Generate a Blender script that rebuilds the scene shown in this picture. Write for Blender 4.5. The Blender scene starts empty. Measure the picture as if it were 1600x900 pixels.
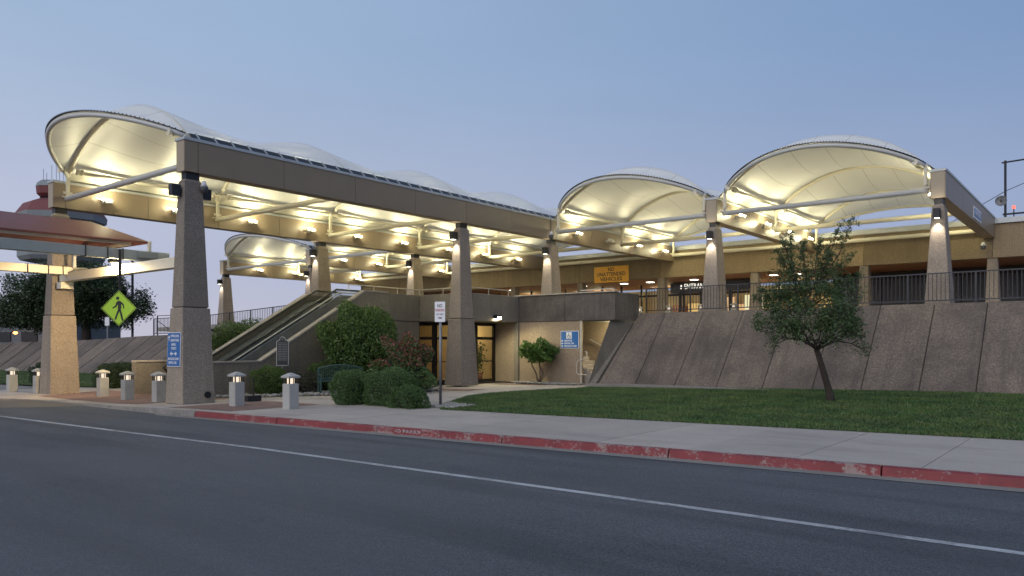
import bpy, bmesh, math, random
import numpy as np
from mathutils import Vector, Matrix
rnd = random.Random(7)
C = bpy.context.scene.collection
SC = bpy.context.scene
R_ = math.radians

# ------------------------------------------------------------------ camera
cam = bpy.data.objects.new('camera', bpy.data.cameras.new('camera')); C.objects.link(cam)
YAW = math.atan2(955, 1197)
cam.location = (0, 0, 1.75); cam.rotation_euler = (R_(90), 0, YAW)
cam.data.sensor_width = 36; cam.data.lens = 1197 / 1600 * 36; cam.data.shift_y = 0.05625
cam.data.clip_start = 0.1; cam.data.clip_end = 3000
SC.camera = cam
FW = Vector((-math.sin(YAW), math.cos(YAW), 0)); RT = Vector((math.cos(YAW), math.sin(YAW), 0))
# ------------------------------------------------------------------ dusk sky
w = bpy.data.worlds.new('World'); SC.world = w; w.use_nodes = True
nt = w.node_tree; nt.nodes.clear()
def wn(t, **k):
    n = nt.nodes.new(t)
    for a, b in k.items(): setattr(n, a, b)
    return n
tc = wn('ShaderNodeTexCoord'); sx = wn('ShaderNodeSeparateXYZ'); nt.links.new(tc.outputs['Generated'], sx.inputs[0])
def ramp(stops):
    r = wn('ShaderNodeValToRGB'); r.color_ramp.interpolation = 'EASE'
    e = r.color_ramp.elements
    while len(e) < len(stops): e.new(0.5)
    for i, (p, c) in enumerate(stops): e[i].position = p; e[i].color = (*c, 1)
    nt.links.new(sx.outputs[2], r.inputs[0]); return r
def s2l(r, g, b):
    f = lambda v: (v / 255 / 12.92) if v <= 10 else ((v / 255 + .055) / 1.055) ** 2.4
    return (f(r), f(g), f(b))
glow = ramp([(0.0, s2l(166, 163, 176)), (0.10, s2l(160, 164, 182)), (0.38, s2l(139, 158, 182)), (1.0, s2l(94, 118, 150))])
dark = ramp([(0.0, s2l(140, 145, 166)), (0.10, s2l(124, 138, 166)), (0.38, s2l(95, 121, 158)), (1.0, s2l(76, 100, 138))])
az = wn('ShaderNodeVectorMath', operation='DOT_PRODUCT'); az.inputs[1].default_value = (-0.98, -0.2, 0)
nt.links.new(tc.outputs['Generated'], az.inputs[0])
mr = wn('ShaderNodeMapRange'); mr.inputs[1].default_value = -0.35; mr.inputs[2].default_value = 1.0
nt.links.new(az.outputs['Value'], mr.inputs[0])
mx = wn('ShaderNodeMix', data_type='RGBA'); nt.links.new(mr.outputs[0], mx.inputs[0])
nt.links.new(dark.outputs[0], mx.inputs[6]); nt.links.new(glow.outputs[0], mx.inputs[7])
hz = wn('ShaderNodeTexNoise'); hz.inputs['Scale'].default_value = 2.2; hz.inputs['Detail'].default_value = 5
hm = wn('ShaderNodeMapping'); hm.inputs['Scale'].default_value = (1, 1, 3.5); nt.links.new(tc.outputs['Generated'], hm.inputs[0]); nt.links.new(hm.outputs[0], hz.inputs['Vector'])
hr_ = wn('ShaderNodeMapRange'); hr_.inputs[1].default_value = .3; hr_.inputs[2].default_value = .7; hr_.inputs[3].default_value = .975; hr_.inputs[4].default_value = 1.035; nt.links.new(hz.outputs[0], hr_.inputs[0])
bg = wn('ShaderNodeBackground'); nt.links.new(hr_.outputs[0], bg.inputs[1]); nt.links.new(mx.outputs[2], bg.inputs[0])
wo = wn('ShaderNodeOutputWorld'); nt.links.new(bg.outputs[0], wo.inputs[0])
SC.view_settings.view_transform = 'Standard'; SC.view_settings.look = 'None'
SC.view_settings.exposure = 0.55; SC.view_settings.gamma = 1
# last twilight from the western sky behind and left of the camera: weak, warm and very soft
sun = bpy.data.objects.new('sun', bpy.data.lights.new('sun', 'SUN')); C.objects.link(sun)
sun.data.energy = 1.25; sun.data.angle = R_(75); sun.data.color = (1.0, 0.94, 0.88)
sun.rotation_euler = Vector((-.12, .85, -.60)).to_track_quat('-Z', 'Y').to_euler()
WARM = (1.0, 0.93, 0.56); NEUT = (1.0, 0.90, 0.72)
P_FLOOD = 105.0; P_BULB = 45.0

# ------------------------------------------------------------------ materials
MATS = {}
class N:
    def __init__(s, name):
        s.m = bpy.data.materials.new(name); s.m.use_nodes = True
        s.t = s.m.node_tree; s.t.nodes.clear()
        s.out = s.n('ShaderNodeOutputMaterial'); s.b = s.n('ShaderNodeBsdfPrincipled')
        s.l(s.b.outputs[0], s.out.inputs[0]); s.g = s.n('ShaderNodeNewGeometry')
        MATS[name] = s.m
    def n(s, t, **k):
        n = s.t.nodes.new(t)
        for a, b in k.items(): setattr(n, a, b)
        return n
    def l(s, a, b): s.t.links.new(a, b)
    def noise(s, scale, detail=4, rough=.6, vec=None, stretch=None):
        n = s.n('ShaderNodeTexNoise'); n.inputs['Scale'].default_value = scale
        n.inputs['Detail'].default_value = detail; n.inputs['Roughness'].default_value = rough
        v = vec or s.g.outputs['Position']
        if stretch:
            m = s.n('ShaderNodeMapping'); m.inputs['Scale'].default_value = stretch; s.l(v, m.inputs[0]); v = m.outputs[0]
        s.l(v, n.inputs['Vector']); return n.outputs[0]
    def vor(s, scale, feat='F1', out='Distance', vec=None):
        n = s.n('ShaderNodeTexVoronoi'); n.feature = feat; n.inputs['Scale'].default_value = scale
        s.l(vec or s.g.outputs['Position'], n.inputs['Vector']); return n.outputs[out]
    def ramp(s, v, stops):
        r = s.n('ShaderNodeValToRGB'); e = r.color_ramp.elements
        while len(e) < len(stops): e.new(.5)
        for i, (p, c) in enumerate(stops):
            e[i].position = p; e[i].color = (*c, 1) if len(c) == 3 else c
        s.l(v, r.inputs[0]); return r.outputs[0]
    def mix(s, f, a, b, mode='MIX'):
        m = s.n('ShaderNodeMix', data_type='RGBA', blend_type=mode)
        for i, x in ((0, f), (6, a), (7, b)):
            if isinstance(x, (int, float)): m.inputs[i].default_value = x
            elif isinstance(x, tuple): m.inputs[i].default_value = (*x, 1)
            else: s.l(x, m.inputs[i])
        return m.outputs[2]
    def col(s, c):
        if isinstance(c, tuple): s.b.inputs['Base Color'].default_value = (*c, 1)
        else: s.l(c, s.b.inputs['Base Color'])
    def rough(s, r): s.b.inputs['Roughness'].default_value = r
    def bump(s, h, st=.3, d=.02):
        b = s.n('ShaderNodeBump'); b.inputs['Strength'].default_value = st; b.inputs['Distance'].default_value = d
        s.l(h, b.inputs['Height']); s.l(b.outputs[0], s.b.inputs['Normal'])

def g(v, t=(1, 1, 1)): return (v * t[0], v * t[1], v * t[2])
def m_simple(name, c, r=.6, metal=0, var=.12, scale=3, bump=0):
    s = N(name); n = s.noise(scale)
    s.col(s.ramp(n, [(.25, tuple(x * (1 - var) for x in c)), (.75, tuple(min(1, x * (1 + var)) for x in c))]))
    s.rough(r); s.b.inputs['Metallic'].default_value = metal
    if bump: s.bump(s.noise(scale * 12), bump, .01)
    return s.m
def m_emit(name, c, st):
    s = N(name); e = s.n('ShaderNodeEmission'); e.inputs[0].default_value = (*c, 1); e.inputs[1].default_value = st
    s.l(e.outputs[0], s.out.inputs[0]); return s.m

def m_agg(name, base, dark, scale=38, stain=.55, streak=True, bst=.5, sv=(2.2, 2.2, .16)):
    """exposed aggregate concrete: pebbles, weathering, rain streaks"""
    s = N(name)
    peb = s.vor(scale, out='Color'); sep = s.n('ShaderNodeSeparateColor'); s.l(peb, sep.inputs[0])
    c1 = s.ramp(sep.outputs[0], [(0, g(.62, base)), (.35, g(.86, base)), (.7, g(1.06, base)), (.93, g(1.3, base)), (1, g(1.75, base))])
    big = s.noise(.55, 6, .65)
    c2 = s.mix(s.ramp(big, [(.38, (0, 0, 0)), (.72, (stain,) * 3)]), c1, dark)
    if streak:
        st = s.noise(1.0, 5, .7, stretch=sv)
        c2 = s.mix(s.ramp(st, [(.48, (0, 0, 0)), (.70, (.55,) * 3)]), c2, dark)
    oi = s.n('ShaderNodeObjectInfo'); c2 = s.mix(1.0, c2, s.ramp(oi.outputs['Random'], [(0, (.80, .80, .82)), (1, (1.14, 1.12, 1.10))]), 'MULTIPLY')
    s.col(c2); s.rough(.9)
    d = s.vor(scale); n2 = s.noise(9, 3)
    a = s.n('ShaderNodeMath', operation='ADD'); s.l(d, a.inputs[0]); s.l(n2, a.inputs[1])
    s.bump(a.outputs[0], bst, .02); return s.m

m_agg('column_aggregate', (.285, .24, .195), (.17, .145, .12), 58, .5, True, .35)
m_agg('slope_aggregate', (.182, .144, .113), (.062, .052, .046), 34, .8, True, .4, (2.4, .22, .22))
m_agg('wall_concrete', (.215, .19, .15), (.12, .11, .09), 60, .6, True, .25)
m_agg('stained_concrete', (.18, .155, .13), (.055, .048, .042), 60, .9, True, .3)
m_agg('cream_stucco', (.34, .265, .185), (.25, .19, .13), 60, .5, True, .35)
m_agg('terminal_fascia', (.27, .21, .13), (.18, .135, .085), 70, .5, True, .2)

def m_conc(name, base, joint=None, b=.15):
    s = N(name); a = s.noise(.35, 7, .7); f = s.noise(45, 3); sp = s.noise(3.2, 6, .7)
    c = s.ramp(a, [(.3, g(.80, base)), (.5, base), (.7, g(1.12, base))])
    c = s.mix(s.ramp(sp, [(.5, (0, 0, 0)), (.8, (.45,) * 3)]), c, g(.66, base))
    c = s.mix(.35, c, s.ramp(f, [(.3, g(.7, base)), (.7, g(1.25, base))]))
    sw = s.noise(.9, 8, .75, stretch=(.35, 1, 1)); c = s.mix(s.ramp(sw, [(.50, (0, 0, 0)), (.66, (.5,) * 3)]), c, g(.58, base))
    gm = s.vor(2.3); c = s.mix(s.ramp(gm, [(.0, (.6,) * 3), (.035, (.5,) * 3), (.05, (0, 0, 0))]), c, g(.35, base))
    oi = s.n('ShaderNodeObjectInfo'); c = s.mix(1.0, c, s.ramp(oi.outputs['Random'], [(0, (.92, .92, .92)), (1, (1.06, 1.05, 1.04))]), 'MULTIPLY')
    s.col(c); s.rough(.85); s.bump(f, b, .01); return s.m
m_conc('pavement_concrete', (.37, .33, .295))
m_conc('gutter_concrete', (.22, .205, .185))
m_conc('bollard_concrete', (.36, .36, .34))
m_conc('apron_concrete', (.16, .14, .115))

s = N('asphalt'); a = s.noise(.22, 6, .65, stretch=(.5, 1.6, 1)); f = s.noise(70, 3, .85); v = s.vor(70)
tr = s.noise(.8, 4, .6, stretch=(.12, 1.5, 1))
c = s.ramp(a, [(.35, (.050, .055, .064)), (.65, (.088, .093, .104))])
c = s.mix(s.ramp(tr, [(.46, (0, 0, 0)), (.66, (.75,) * 3)]), c, (.036, .040, .046))
c = s.mix(.9, c, s.ramp(f, [(.40, (.12,) * 3), (.5, (.5,) * 3), (.62, (1, 1, 1))]), 'OVERLAY')
c = s.mix(s.ramp(s.noise(.12, 3, .5), [(.44, (0, 0, 0)), (.60, (.5,) * 3)]), c, (.080, .083, .092))
# cracks
cr = s.n('ShaderNodeTexVoronoi', feature='DISTANCE_TO_EDGE'); cr.inputs['Scale'].default_value = .3
wv = s.n('ShaderNodeVectorMath', operation='ADD'); nn = s.n('ShaderNodeTexNoise'); nn.inputs['Scale'].default_value = 1.1; nn.inputs['Detail'].default_value = 6
s.l(s.g.outputs['Position'], nn.inputs['Vector']); s.l(s.g.outputs['Position'], wv.inputs[0]); s.l(nn.outputs['Color'], wv.inputs[1]); s.l(wv.outputs[0], cr.inputs['Vector'])
c = s.mix(s.ramp(cr.outputs['Distance'], [(0, (.32,) * 3), (.003, (0, 0, 0))]), c, (.025, .025, .027))
s.col(c); s.rough(.82); s.bump(f, .5, .012)

def m_worn(name, paint, under, lo, hi, r=.6, edge=False):
    s = N(name); a = s.noise(16, 8, .8); d = s.noise(2.1, 4)
    ad = s.n('ShaderNodeMath', operation='ADD'); s.l(a, ad.inputs[0]); s.l(d, ad.inputs[1])
    if edge:
        sp = s.n('ShaderNodeSeparateXYZ'); s.l(s.g.outputs['Position'], sp.inputs[0])
        for (a0, a1, o1) in ((-.03, .0, .06), (-.11, -.15, .07)):
            m_ = s.n('ShaderNodeMapRange'); m_.inputs[1].default_value = a0; m_.inputs[2].default_value = a1; m_.inputs[4].default_value = o1; s.l(sp.outputs[2], m_.inputs[0])
            a2 = s.n('ShaderNodeMath', operation='ADD'); s.l(ad.outputs[0], a2.inputs[0]); s.l(m_.outputs[0], a2.inputs[1]); ad = a2
    pc = s.ramp(s.noise(2.5, 5), [(.3, g(.7, paint)), (.7, g(1.15, paint))])
    hf = s.n('ShaderNodeMath', operation='MULTIPLY'); hf.inputs[1].default_value = .5; s.l(ad.outputs[0], hf.inputs[0])
    s.col(s.mix(s.ramp(hf.outputs[0], [(lo / 2, (0, 0, 0)), (hi / 2, (1, 1, 1))]), pc, under)); s.rough(r); s.bump(a, .2, .01); return s.m
m_worn('kerb_red', (.19, .024, .028), (.25, .18, .165), 1.075, 1.14, .6, True)
m_worn('kerb_plain', (.22, .20, .18), (.12, .11, .10), 1.0, 1.2)
m_worn('line_white', (.40, .42, .44), (.15, .15, .16), .98, 1.22)
m_worn('stencil_white', (.5, .46, .45), (.27, .03, .03), .98, 1.1)

s = N('brick_paving'); br = s.n('ShaderNodeTexBrick'); s.l(s.g.outputs['Position'], br.inputs['Vector'])
br.inputs['Scale'].default_value = 4.5; br.inputs['Color1'].default_value = (.21, .105, .085, 1); br.inputs['Color2'].default_value = (.155, .082, .070, 1)
br.inputs['Mortar'].default_value = (.12, .10, .09, 1); br.inputs['Mortar Size'].default_value = .02
s.col(s.mix(.3, br.outputs[0], s.ramp(s.noise(1.5), [(.3, (.10, .08, .07)), (.7, (.26, .17, .14))]))); s.rough(.85)

s = N('lawn_soil'); a = s.noise(.5, 6); s.col(s.ramp(a, [(.3, (.035, .052, .016)), (.6, (.06, .078, .025)), (.8, (.10, .092, .045))])); s.rough(.95)
def m_leaf(name, cols, tr=.25, big=.5, r=.5):
    s = N(name); geo = s.g
    c = s.ramp(geo.outputs['Random Per Island'], [(i / (len(cols) - 1), x) for i, x in enumerate(cols)])
    c = s.mix(s.ramp(s.noise(big, 4), [(.35, (0, 0, 0)), (.7, (.45,) * 3)]), c, cols[-1], 'MIX')
    s.col(c); s.rough(r)
    if name == 'grass_blades': c = s.mix(1.0, c, s.ramp(s.noise(.9, 6, .7), [(.36, (.55, .60, .60)), (.5, (.95, .95, .9)), (.62, (1.35, 1.15, 1.0))]), 'MULTIPLY')
    s.col(c)
    t = s.n('ShaderNodeBsdfTranslucent'); s.l(c, t.inputs[0]); ms = s.n('ShaderNodeMixShader'); ms.inputs[0].default_value = tr
    s.l(s.b.outputs[0], ms.inputs[1]); s.l(t.outputs[0], ms.inputs[2]); s.l(ms.outputs[0], s.out.inputs[0]); return s.m
m_leaf('grass_blades', [(.027, .085, .018), (.044, .125, .028), (.066, .16, .04), (.14, .15, .06)], .2, .6)
m_leaf('tree_leaves', [(.026, .056, .018), (.05, .092, .030), (.095, .14, .05)], .2)
m_leaf('far_leaves', [(.014, .030, .011), (.028, .054, .018), (.05, .085, .028)], .15)
m_leaf('bush_leaves', [(.03, .078, .016), (.07, .14, .03), (.15, .22, .055)], .25)
m_leaf('hedge_leaves', [(.035, .085, .022), (.065, .13, .036), (.11, .18, .055)], .25)
m_leaf('topiary_leaves', [(.035, .085, .012), (.06, .125, .02), (.09, .17, .03)], .3)
m_leaf('red_leaves', [(.07, .06, .03), (.18, .05, .045), (.30, .07, .07)], .25)
m_leaf('sage_leaves', [(.04, .05, .03), (.07, .075, .05), (.10, .08, .065)], .2)
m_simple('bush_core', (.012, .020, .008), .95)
m_simple('bark', (.055, .042, .034), .95, 0, .4, 12, .8)
m_simple('pale_bark', (.16, .12, .09), .9, 0, .3, 12, .5)
m_simple('beam_panel', (.235, .182, .125), .42, 0, .05, 1.2)
m_simple('beam_edge', (.34, .28, .20), .5, 0, .06)
m_simple('beam_core', (.05, .04, .032), .8)
m_simple('coping_metal', (.42, .44, .45), .4, .3, .08)
m_simple('cream_steel', (.62, .58, .47), .38, 0, .05, 2)
m_simple('pale_steel', (.52, .52, .50), .38, 0, .05, 2)
m_simple('dark_metal', (.022, .022, .024), .45, .3, .15)
m_simple('railing_metal', (.045, .045, .055), .45, .4, .15)
m_simple('rail_cream', (.50, .46, .38), .45, .2)
m_simple('door_frame', (.020, .017, .015), .4, .4)
m_simple('bench_green', (.035, .075, .062), .45, 0, .2)
m_simple('galvanised', (.20, .21, .22), .5, .6, .15)
m_simple('white_plastic', (.65, .65, .65), .35)
m_simple('sign_blue', (.012, .11, .34), .4, 0, .06)
m_simple('sign_white', (.72, .72, .74), .4, 0, .04)
m_simple('sign_yellow', (.80, .40, .03), .5, 0, .06)
m_simple('sign_black', (.015, .014, .012), .5)
m_simple('sign_red', (.38, .05, .06), .5)
m_simple('sign_lime', (.46, .74, .02), .4, 0, .04)
m_simple('maroon_metal', (.16, .052, .044), .5, 0, .1, .6)
m_simple('grey_beam', (.30, .33, .33), .45, .1, .08)
m_simple('tower_grey', (.20, .22, .23), .6, 0, .12)
m_simple('tower_red', (.15, .032, .032), .6)
m_simple('escalator_steel', (.34, .36, .37), .28, .85, .1)
m_simple('escalator_rubber', (.018, .018, .018), .4)
m_simple('plaque_dark', (.035, .035, .038), .45, .5)
m_simple('plaque_silver', (.42, .43, .44), .4, .6)
m_simple('terracotta', (.28, .12, .07), .8)
m_simple('warm_wall', (.55, .42, .22), .8)
m_simple('rust_wall', (.30, .13, .06), .8)
m_simple('dark_panel', (.070, .072, .080), .7, 0, .15)  # plain dark grey-blue finish
m_simple('far_building_wall', (.10, .115, .13), .8)
m_simple('rock', (.26, .25, .23), .9, 0, .4, 8)
m_simple('ground_soil', (.10, .085, .06), .95, 0, .2, .5)
m_emit('lamp_glow', (1.0, .86, .55), 60.0)
m_emit('bollard_glow', (1.0, .82, .64), .75)
m_emit('letter_glow', (1.0, .96, .82), .75)
m_emit('orange_glow', (1.0, .30, .05), 9.0)
m_emit('red_glow', (1.0, .10, .07), 2.2)
m_emit('downlight_glow', (1.0, .93, .75), 5.0)
m_emit('interior_glow', (1.0, .62, .20), .75)  # self-glowing colours that stand in for the lit rooms behind the glazing
m_emit('interior_warm_glow', (1.0, .58, .26), .8)
m_emit('interior_pale_glow', (1.0, .86, .50), .9)
s = N('glass'); s.col((.75, .8, .8)); s.rough(.03); pass
gl = s.n('ShaderNodeBsdfGlossy'); gl.inputs['Roughness'].default_value = .02; gl.inputs[0].default_value = (.9, .9, .9, 1)
tp = s.n('ShaderNodeBsdfTransparent'); tp.inputs[0].default_value = (.82, .84, .84, 1); fr = s.n('ShaderNodeFresnel'); fr.inputs[0].default_value = 1.5
ms = s.n('ShaderNodeMixShader'); fq = s.n('ShaderNodeMath', operation='SUBTRACT'); fq.inputs[0].default_value = 1; s.l(s.g.outputs['Backfacing'], fq.inputs[1]); fm = s.n('ShaderNodeMath', operation='MULTIPLY'); s.l(fr.outputs[0], fm.inputs[0]); s.l(fq.outputs[0], fm.inputs[1])
s.l(fm.outputs[0], ms.inputs[0]); s.l(tp.outputs[0], ms.inputs[1]); s.l(gl.outputs[0], ms.inputs[2]); s.l(ms.outputs[0], s.out.inputs[0])
# tensile membrane with welded seams (u runs across the span, v along it)
s = N('membrane'); uv = s.n('ShaderNodeUVMap'); sp = s.n('ShaderNodeSeparateXYZ'); s.l(uv.outputs[0], sp.inputs[0])
mt = s.n('ShaderNodeMath', operation='MULTIPLY'); mt.inputs[1].default_value = 6; s.l(sp.outputs[0], mt.inputs[0])
fr = s.n('ShaderNodeMath', operation='FRACT'); s.l(mt.outputs[0], fr.inputs[0])
c = s.ramp(fr.outputs[0], [(0, (.40, .38, .32)), (.010, (.44, .42, .36)), (.016, (.71, .71, .69)), (.984, (.71, .71, .69)), (1, (.44, .42, .36))])
c = s.mix(.12, c, s.ramp(s.noise(.7, 4), [(.3, (.55, .53, .5)), (.7, (.8, .8, .78))]))
s.col(c); s.rough(.45); t = s.n('ShaderNodeBsdfTranslucent'); s.l(c, t.inputs[0]); ms = s.n('ShaderNodeMixShader'); ms.inputs[0].default_value = .08
s.l(s.b.outputs[0], ms.inputs[1]); s.l(t.outputs[0], ms.inputs[2]); s.l(ms.outputs[0], s.out.inputs[0])

# ------------------------------------------------------------------ helpers
ORG = {}
class MB:
    def __init__(s): s.v = []; s.f = []
    def add(s, vs, fs):
        o = len(s.v); s.v += [tuple(x) for x in vs]; s.f += [tuple(i + o for i in f) for f in fs]; return s
    def box(s, x0, y0, z0, x1, y1, z1):
        if x0 > x1: x0, x1 = x1, x0
        if y0 > y1: y0, y1 = y1, y0
        if z0 > z1: z0, z1 = z1, z0
        return s.hexa([(x0, y0), (x1, y0), (x1, y1), (x0, y1)], z0, z1)
    def hexa(s, p, z0, z1, q=None):
        q = q or p; n = len(p)
        v = [(a[0], a[1], z0) for a in p] + [(a[0], a[1], z1) for a in q]
        f = [tuple(reversed(range(n))), tuple(range(n, 2 * n))] + [(i, (i + 1) % n, (i + 1) % n + n, i + n) for i in range(n)]
        return s.add(v, f)
    def taper(s, cx, cy, z0, z1, hx0, hy0, hx1, hy1):
        q = lambda a, b: [(cx - a, cy - b), (cx + a, cy - b), (cx + a, cy + b), (cx - a, cy + b)]
        return s.hexa(q(hx0, hy0), z0, z1, q(hx1, hy1))
    def obox(s, c, ax, ay, az):
        c, ax, ay, az = map(Vector, (c, ax, ay, az))
        v = [c + sx * ax + sy * ay + sz * az for sz in (-1, 1) for sx, sy in ((-1, -1), (1, -1), (1, 1), (-1, 1))]
        return s.add(v, [(3, 2, 1, 0), (4, 5, 6, 7), (0, 1, 5, 4), (1, 2, 6, 5), (2, 3, 7, 6), (3, 0, 4, 7)])
    def bar(s, p0, p1, w, h, up=(0, 0, 1)):
        p0, p1 = Vector(p0), Vector(p1); d = p1 - p0; sd = d.cross(Vector(up))
        if sd.length < 1e-5: sd = Vector((1, 0, 0))
        sd.normalize(); u = sd.cross(d).normalized()
        return s.obox((p0 + p1) / 2, d / 2, sd * w / 2, u * h / 2)
    def tube(s, pts, r, n=8, cap=True):
        pts = [Vector(p) for p in pts]; k = len(pts)
        rr = r if isinstance(r, (list, tuple)) else [r] * k
        o = len(s.v); prev = None
        for i, p in enumerate(pts):
            d = (pts[min(i + 1, k - 1)] - pts[max(i - 1, 0)]).normalized()
            if prev is None:
                a = d.cross(Vector((0, 0, 1)));
                if a.length < 1e-3: a = d.cross(Vector((1, 0, 0)))
                a.normalize()
            else:
                a = (prev - prev.dot(d) * d).normalized()
            prev = a; b = d.cross(a)
            for j in range(n):
                t = 2 * math.pi * j / n; s.v.append(tuple(p + rr[i] * (math.cos(t) * a + math.sin(t) * b)))
        for i in range(k - 1):
            for j in range(n):
                s.f.append((o + i * n + j, o + i * n + (j + 1) % n, o + (i + 1) * n + (j + 1) % n, o + (i + 1) * n + j))
        if cap: s.f += [tuple(o + j for j in reversed(range(n))), tuple(o + (k - 1) * n + j for j in range(n))]
        return s
    def lathe(s, c, prof, n=12):
        o = len(s.v); c = Vector(c)
        for r, z in prof:
            for j in range(n):
                t = 2 * math.pi * (j + .5) / n; s.v.append((c.x + r * math.cos(t), c.y + r * math.sin(t), c.z + z))
        k = len(prof)
        for i in range(k - 1):
            for j in range(n): s.f.append((o + i * n + j, o + i * n + (j + 1) % n, o + (i + 1) * n + (j + 1) % n, o + (i + 1) * n + j))
        s.f += [tuple(o + j for j in reversed(range(n))), tuple(o + (k - 1) * n + j for j in range(n))]; return s
    def prism(s, pts, n):
        """extrude a planar polygon by vector n"""
        n = Vector(n); k = len(pts); v = [Vector(p) for p in pts]; v += [p + n for p in v]
        return s.add(v, [tuple(reversed(range(k))), tuple(range(k, 2 * k))] + [(i, (i + 1) % k, (i + 1) % k + k, i + k) for i in range(k)])
    def build(s, name, mat, root=None, smooth=False, bevel=0, label=None, kind=None):
        o_ = ORG.get(root.name, Vector()) if root else Vector()
        me = bpy.data.meshes.new(name); me.from_pydata([(x - o_.x, y - o_.y, z - o_.z) for x, y, z in s.v], [], s.f)
        me.materials.append(MATS[mat]); o = bpy.data.objects.new(name, me); C.objects.link(o)
        if smooth:
            me.polygons.foreach_set('use_smooth', [True] * len(me.polygons))
        if root: o.parent = root; ORG[o.name] = o_
        if bevel:
            bm = bmesh.new(); bm.from_mesh(me); bmesh.ops.recalc_face_normals(bm, faces=bm.faces)
            bmesh.ops.bevel(bm, geom=[e for e in bm.edges if e.calc_face_angle(0) > .5], offset=bevel, segments=1, affect='EDGES'); bm.to_mesh(me); bm.free()
        if label: o['label'] = label
        if kind: o['kind'] = kind
        return o
def fix(o):
    bm = bmesh.new(); bm.from_mesh(o.data); bmesh.ops.recalc_face_normals(bm, faces=bm.faces); bm.to_mesh(o.data); bm.free(); return o
def thing(name, label, cat, loc=(0, 0, 0), group=None):
    o = bpy.data.objects.new(name, None); C.objects.link(o); o.location = loc; o.empty_display_size = .2
    o['label'] = label; o['category'] = cat
    if group: o['group'] = group
    ORG[o.name] = Vector(loc); return o
def tag(o, label, cat, group=None, kind=None):
    o['label'] = label; o['category'] = cat
    if group: o['group'] = group
    if kind: o['kind'] = kind
    return o
def struct(o): o['kind'] = 'structure'; return o
def tree_copy(o, parent=None):
    c = o.copy(); C.objects.link(c)
    if parent: c.parent = parent
    for ch in list(o.children): tree_copy(ch, c)
    return c
def dup(root, loc, label, rotz=None):
    c = tree_copy(root); c.location = loc; c['label'] = label
    if rotz is not None: c.rotation_euler = (0, 0, rotz)
    return c
def light(kind, loc, power, color, parent=None, size=.08, rot=None, angle=120, blend=.6, name='lamp_light'):
    l = bpy.data.lights.new(name, kind); l.energy = power; l.color = color
    if kind in ('POINT', 'SPOT'): l.shadow_soft_size = size
    if kind == 'SPOT': l.spot_size = R_(angle); l.spot_blend = blend
    if kind == 'AREA': l.shape = 'RECTANGLE'; l.size = size; l.size_y = size
    o = bpy.data.objects.new(name, l); C.objects.link(o)
    org = ORG.get(parent.name, Vector()) if parent else Vector()
    o.location = Vector(loc) - org
    if rot is not None: o.rotation_euler = Vector(rot).to_track_quat('-Z', 'Y').to_euler()
    if parent: o.parent = parent
    return o
def text(string, name, mat, root, pos, right, up, h, width=None, ext=.004, bold=False, align='CENTER'):
    """flat lettering lying in the plane (right, up) with its middle at pos; h = cap height"""
    cu = bpy.data.curves.new(name, 'FONT'); cu.body = string; cu.align_x = align; cu.align_y = 'CENTER'
    cu.size = h / .70; cu.extrude = ext; cu.resolution_u = 2
    if bold: cu.offset = h * .028
    to = bpy.data.objects.new('t', cu); C.objects.link(to)
    bpy.context.view_layer.update()
    me = bpy.data.meshes.new_from_object(to.evaluated_get(bpy.context.evaluated_depsgraph_get()))
    C.objects.unlink(to); bpy.data.objects.remove(to)
    r = Vector(right).normalized(); u = Vector(up).normalized(); n = r.cross(u)
    xs = [v.co.x for v in me.vertices]; k = 1
    if width and xs: k = width / max(1e-4, max(xs) - min(xs))
    org = ORG.get(root.name, Vector()); p = Vector(pos) - org
    for v in me.vertices: v.co = p + r * v.co.x * k + u * v.co.y + n * v.co.z
    me.materials.clear(); me.materials.append(MATS[mat])
    o = bpy.data.objects.new(name, me); C.objects.link(o); o.parent = root; return o
def lerp(a, b, t): return a + (b - a) * t
def fastmesh(name, V, F4, mat, root=None):
    me = bpy.data.meshes.new(name); n = len(V); k = len(F4); s_ = F4.shape[1]
    me.vertices.add(n); me.vertices.foreach_set('co', V.astype(np.float32).ravel())
    me.loops.add(k * s_); me.loops.foreach_set('vertex_index', F4.astype(np.int32).ravel())
    me.polygons.add(k); me.polygons.foreach_set('loop_start', np.arange(0, k * s_, s_, dtype=np.int32))
    me.update(calc_edges=True); me.materials.append(MATS[mat])
    o = bpy.data.objects.new(name, me); C.objects.link(o)
    if root: o.parent = root
    return o
def leaves(name, pts, size, mat, root=None, seed=1, up=0.3, aspect=.55):
    """one small pointed leaf (kite of two triangles as a quad) at each point, random attitude"""
    r = np.random.default_rng(seed); n = len(pts); pts = np.asarray(pts)
    d = r.normal(size=(n, 3)); d /= np.linalg.norm(d, axis=1)[:, None]
    e = r.normal(size=(n, 3)) + np.array([0, 0, up]); e -= (e * d).sum(1)[:, None] * d; e /= np.linalg.norm(e, axis=1)[:, None]
    sz = size * r.uniform(.6, 1.35, n)[:, None]; nn = np.cross(d, e)
    A = pts - d * sz * .5; B = pts + e * sz * aspect * .5 + nn * sz * .12; Cc = pts + d * sz * .6; D = pts - e * sz * aspect * .5 + nn * sz * .12
    V = np.stack([A, B, Cc, D], 1).reshape(-1, 3); F = np.arange(4 * n).reshape(-1, 4)
    if root: V = V - np.array(ORG.get(root.name, Vector()))
    return fastmesh(name, V, F, mat, root)

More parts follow.
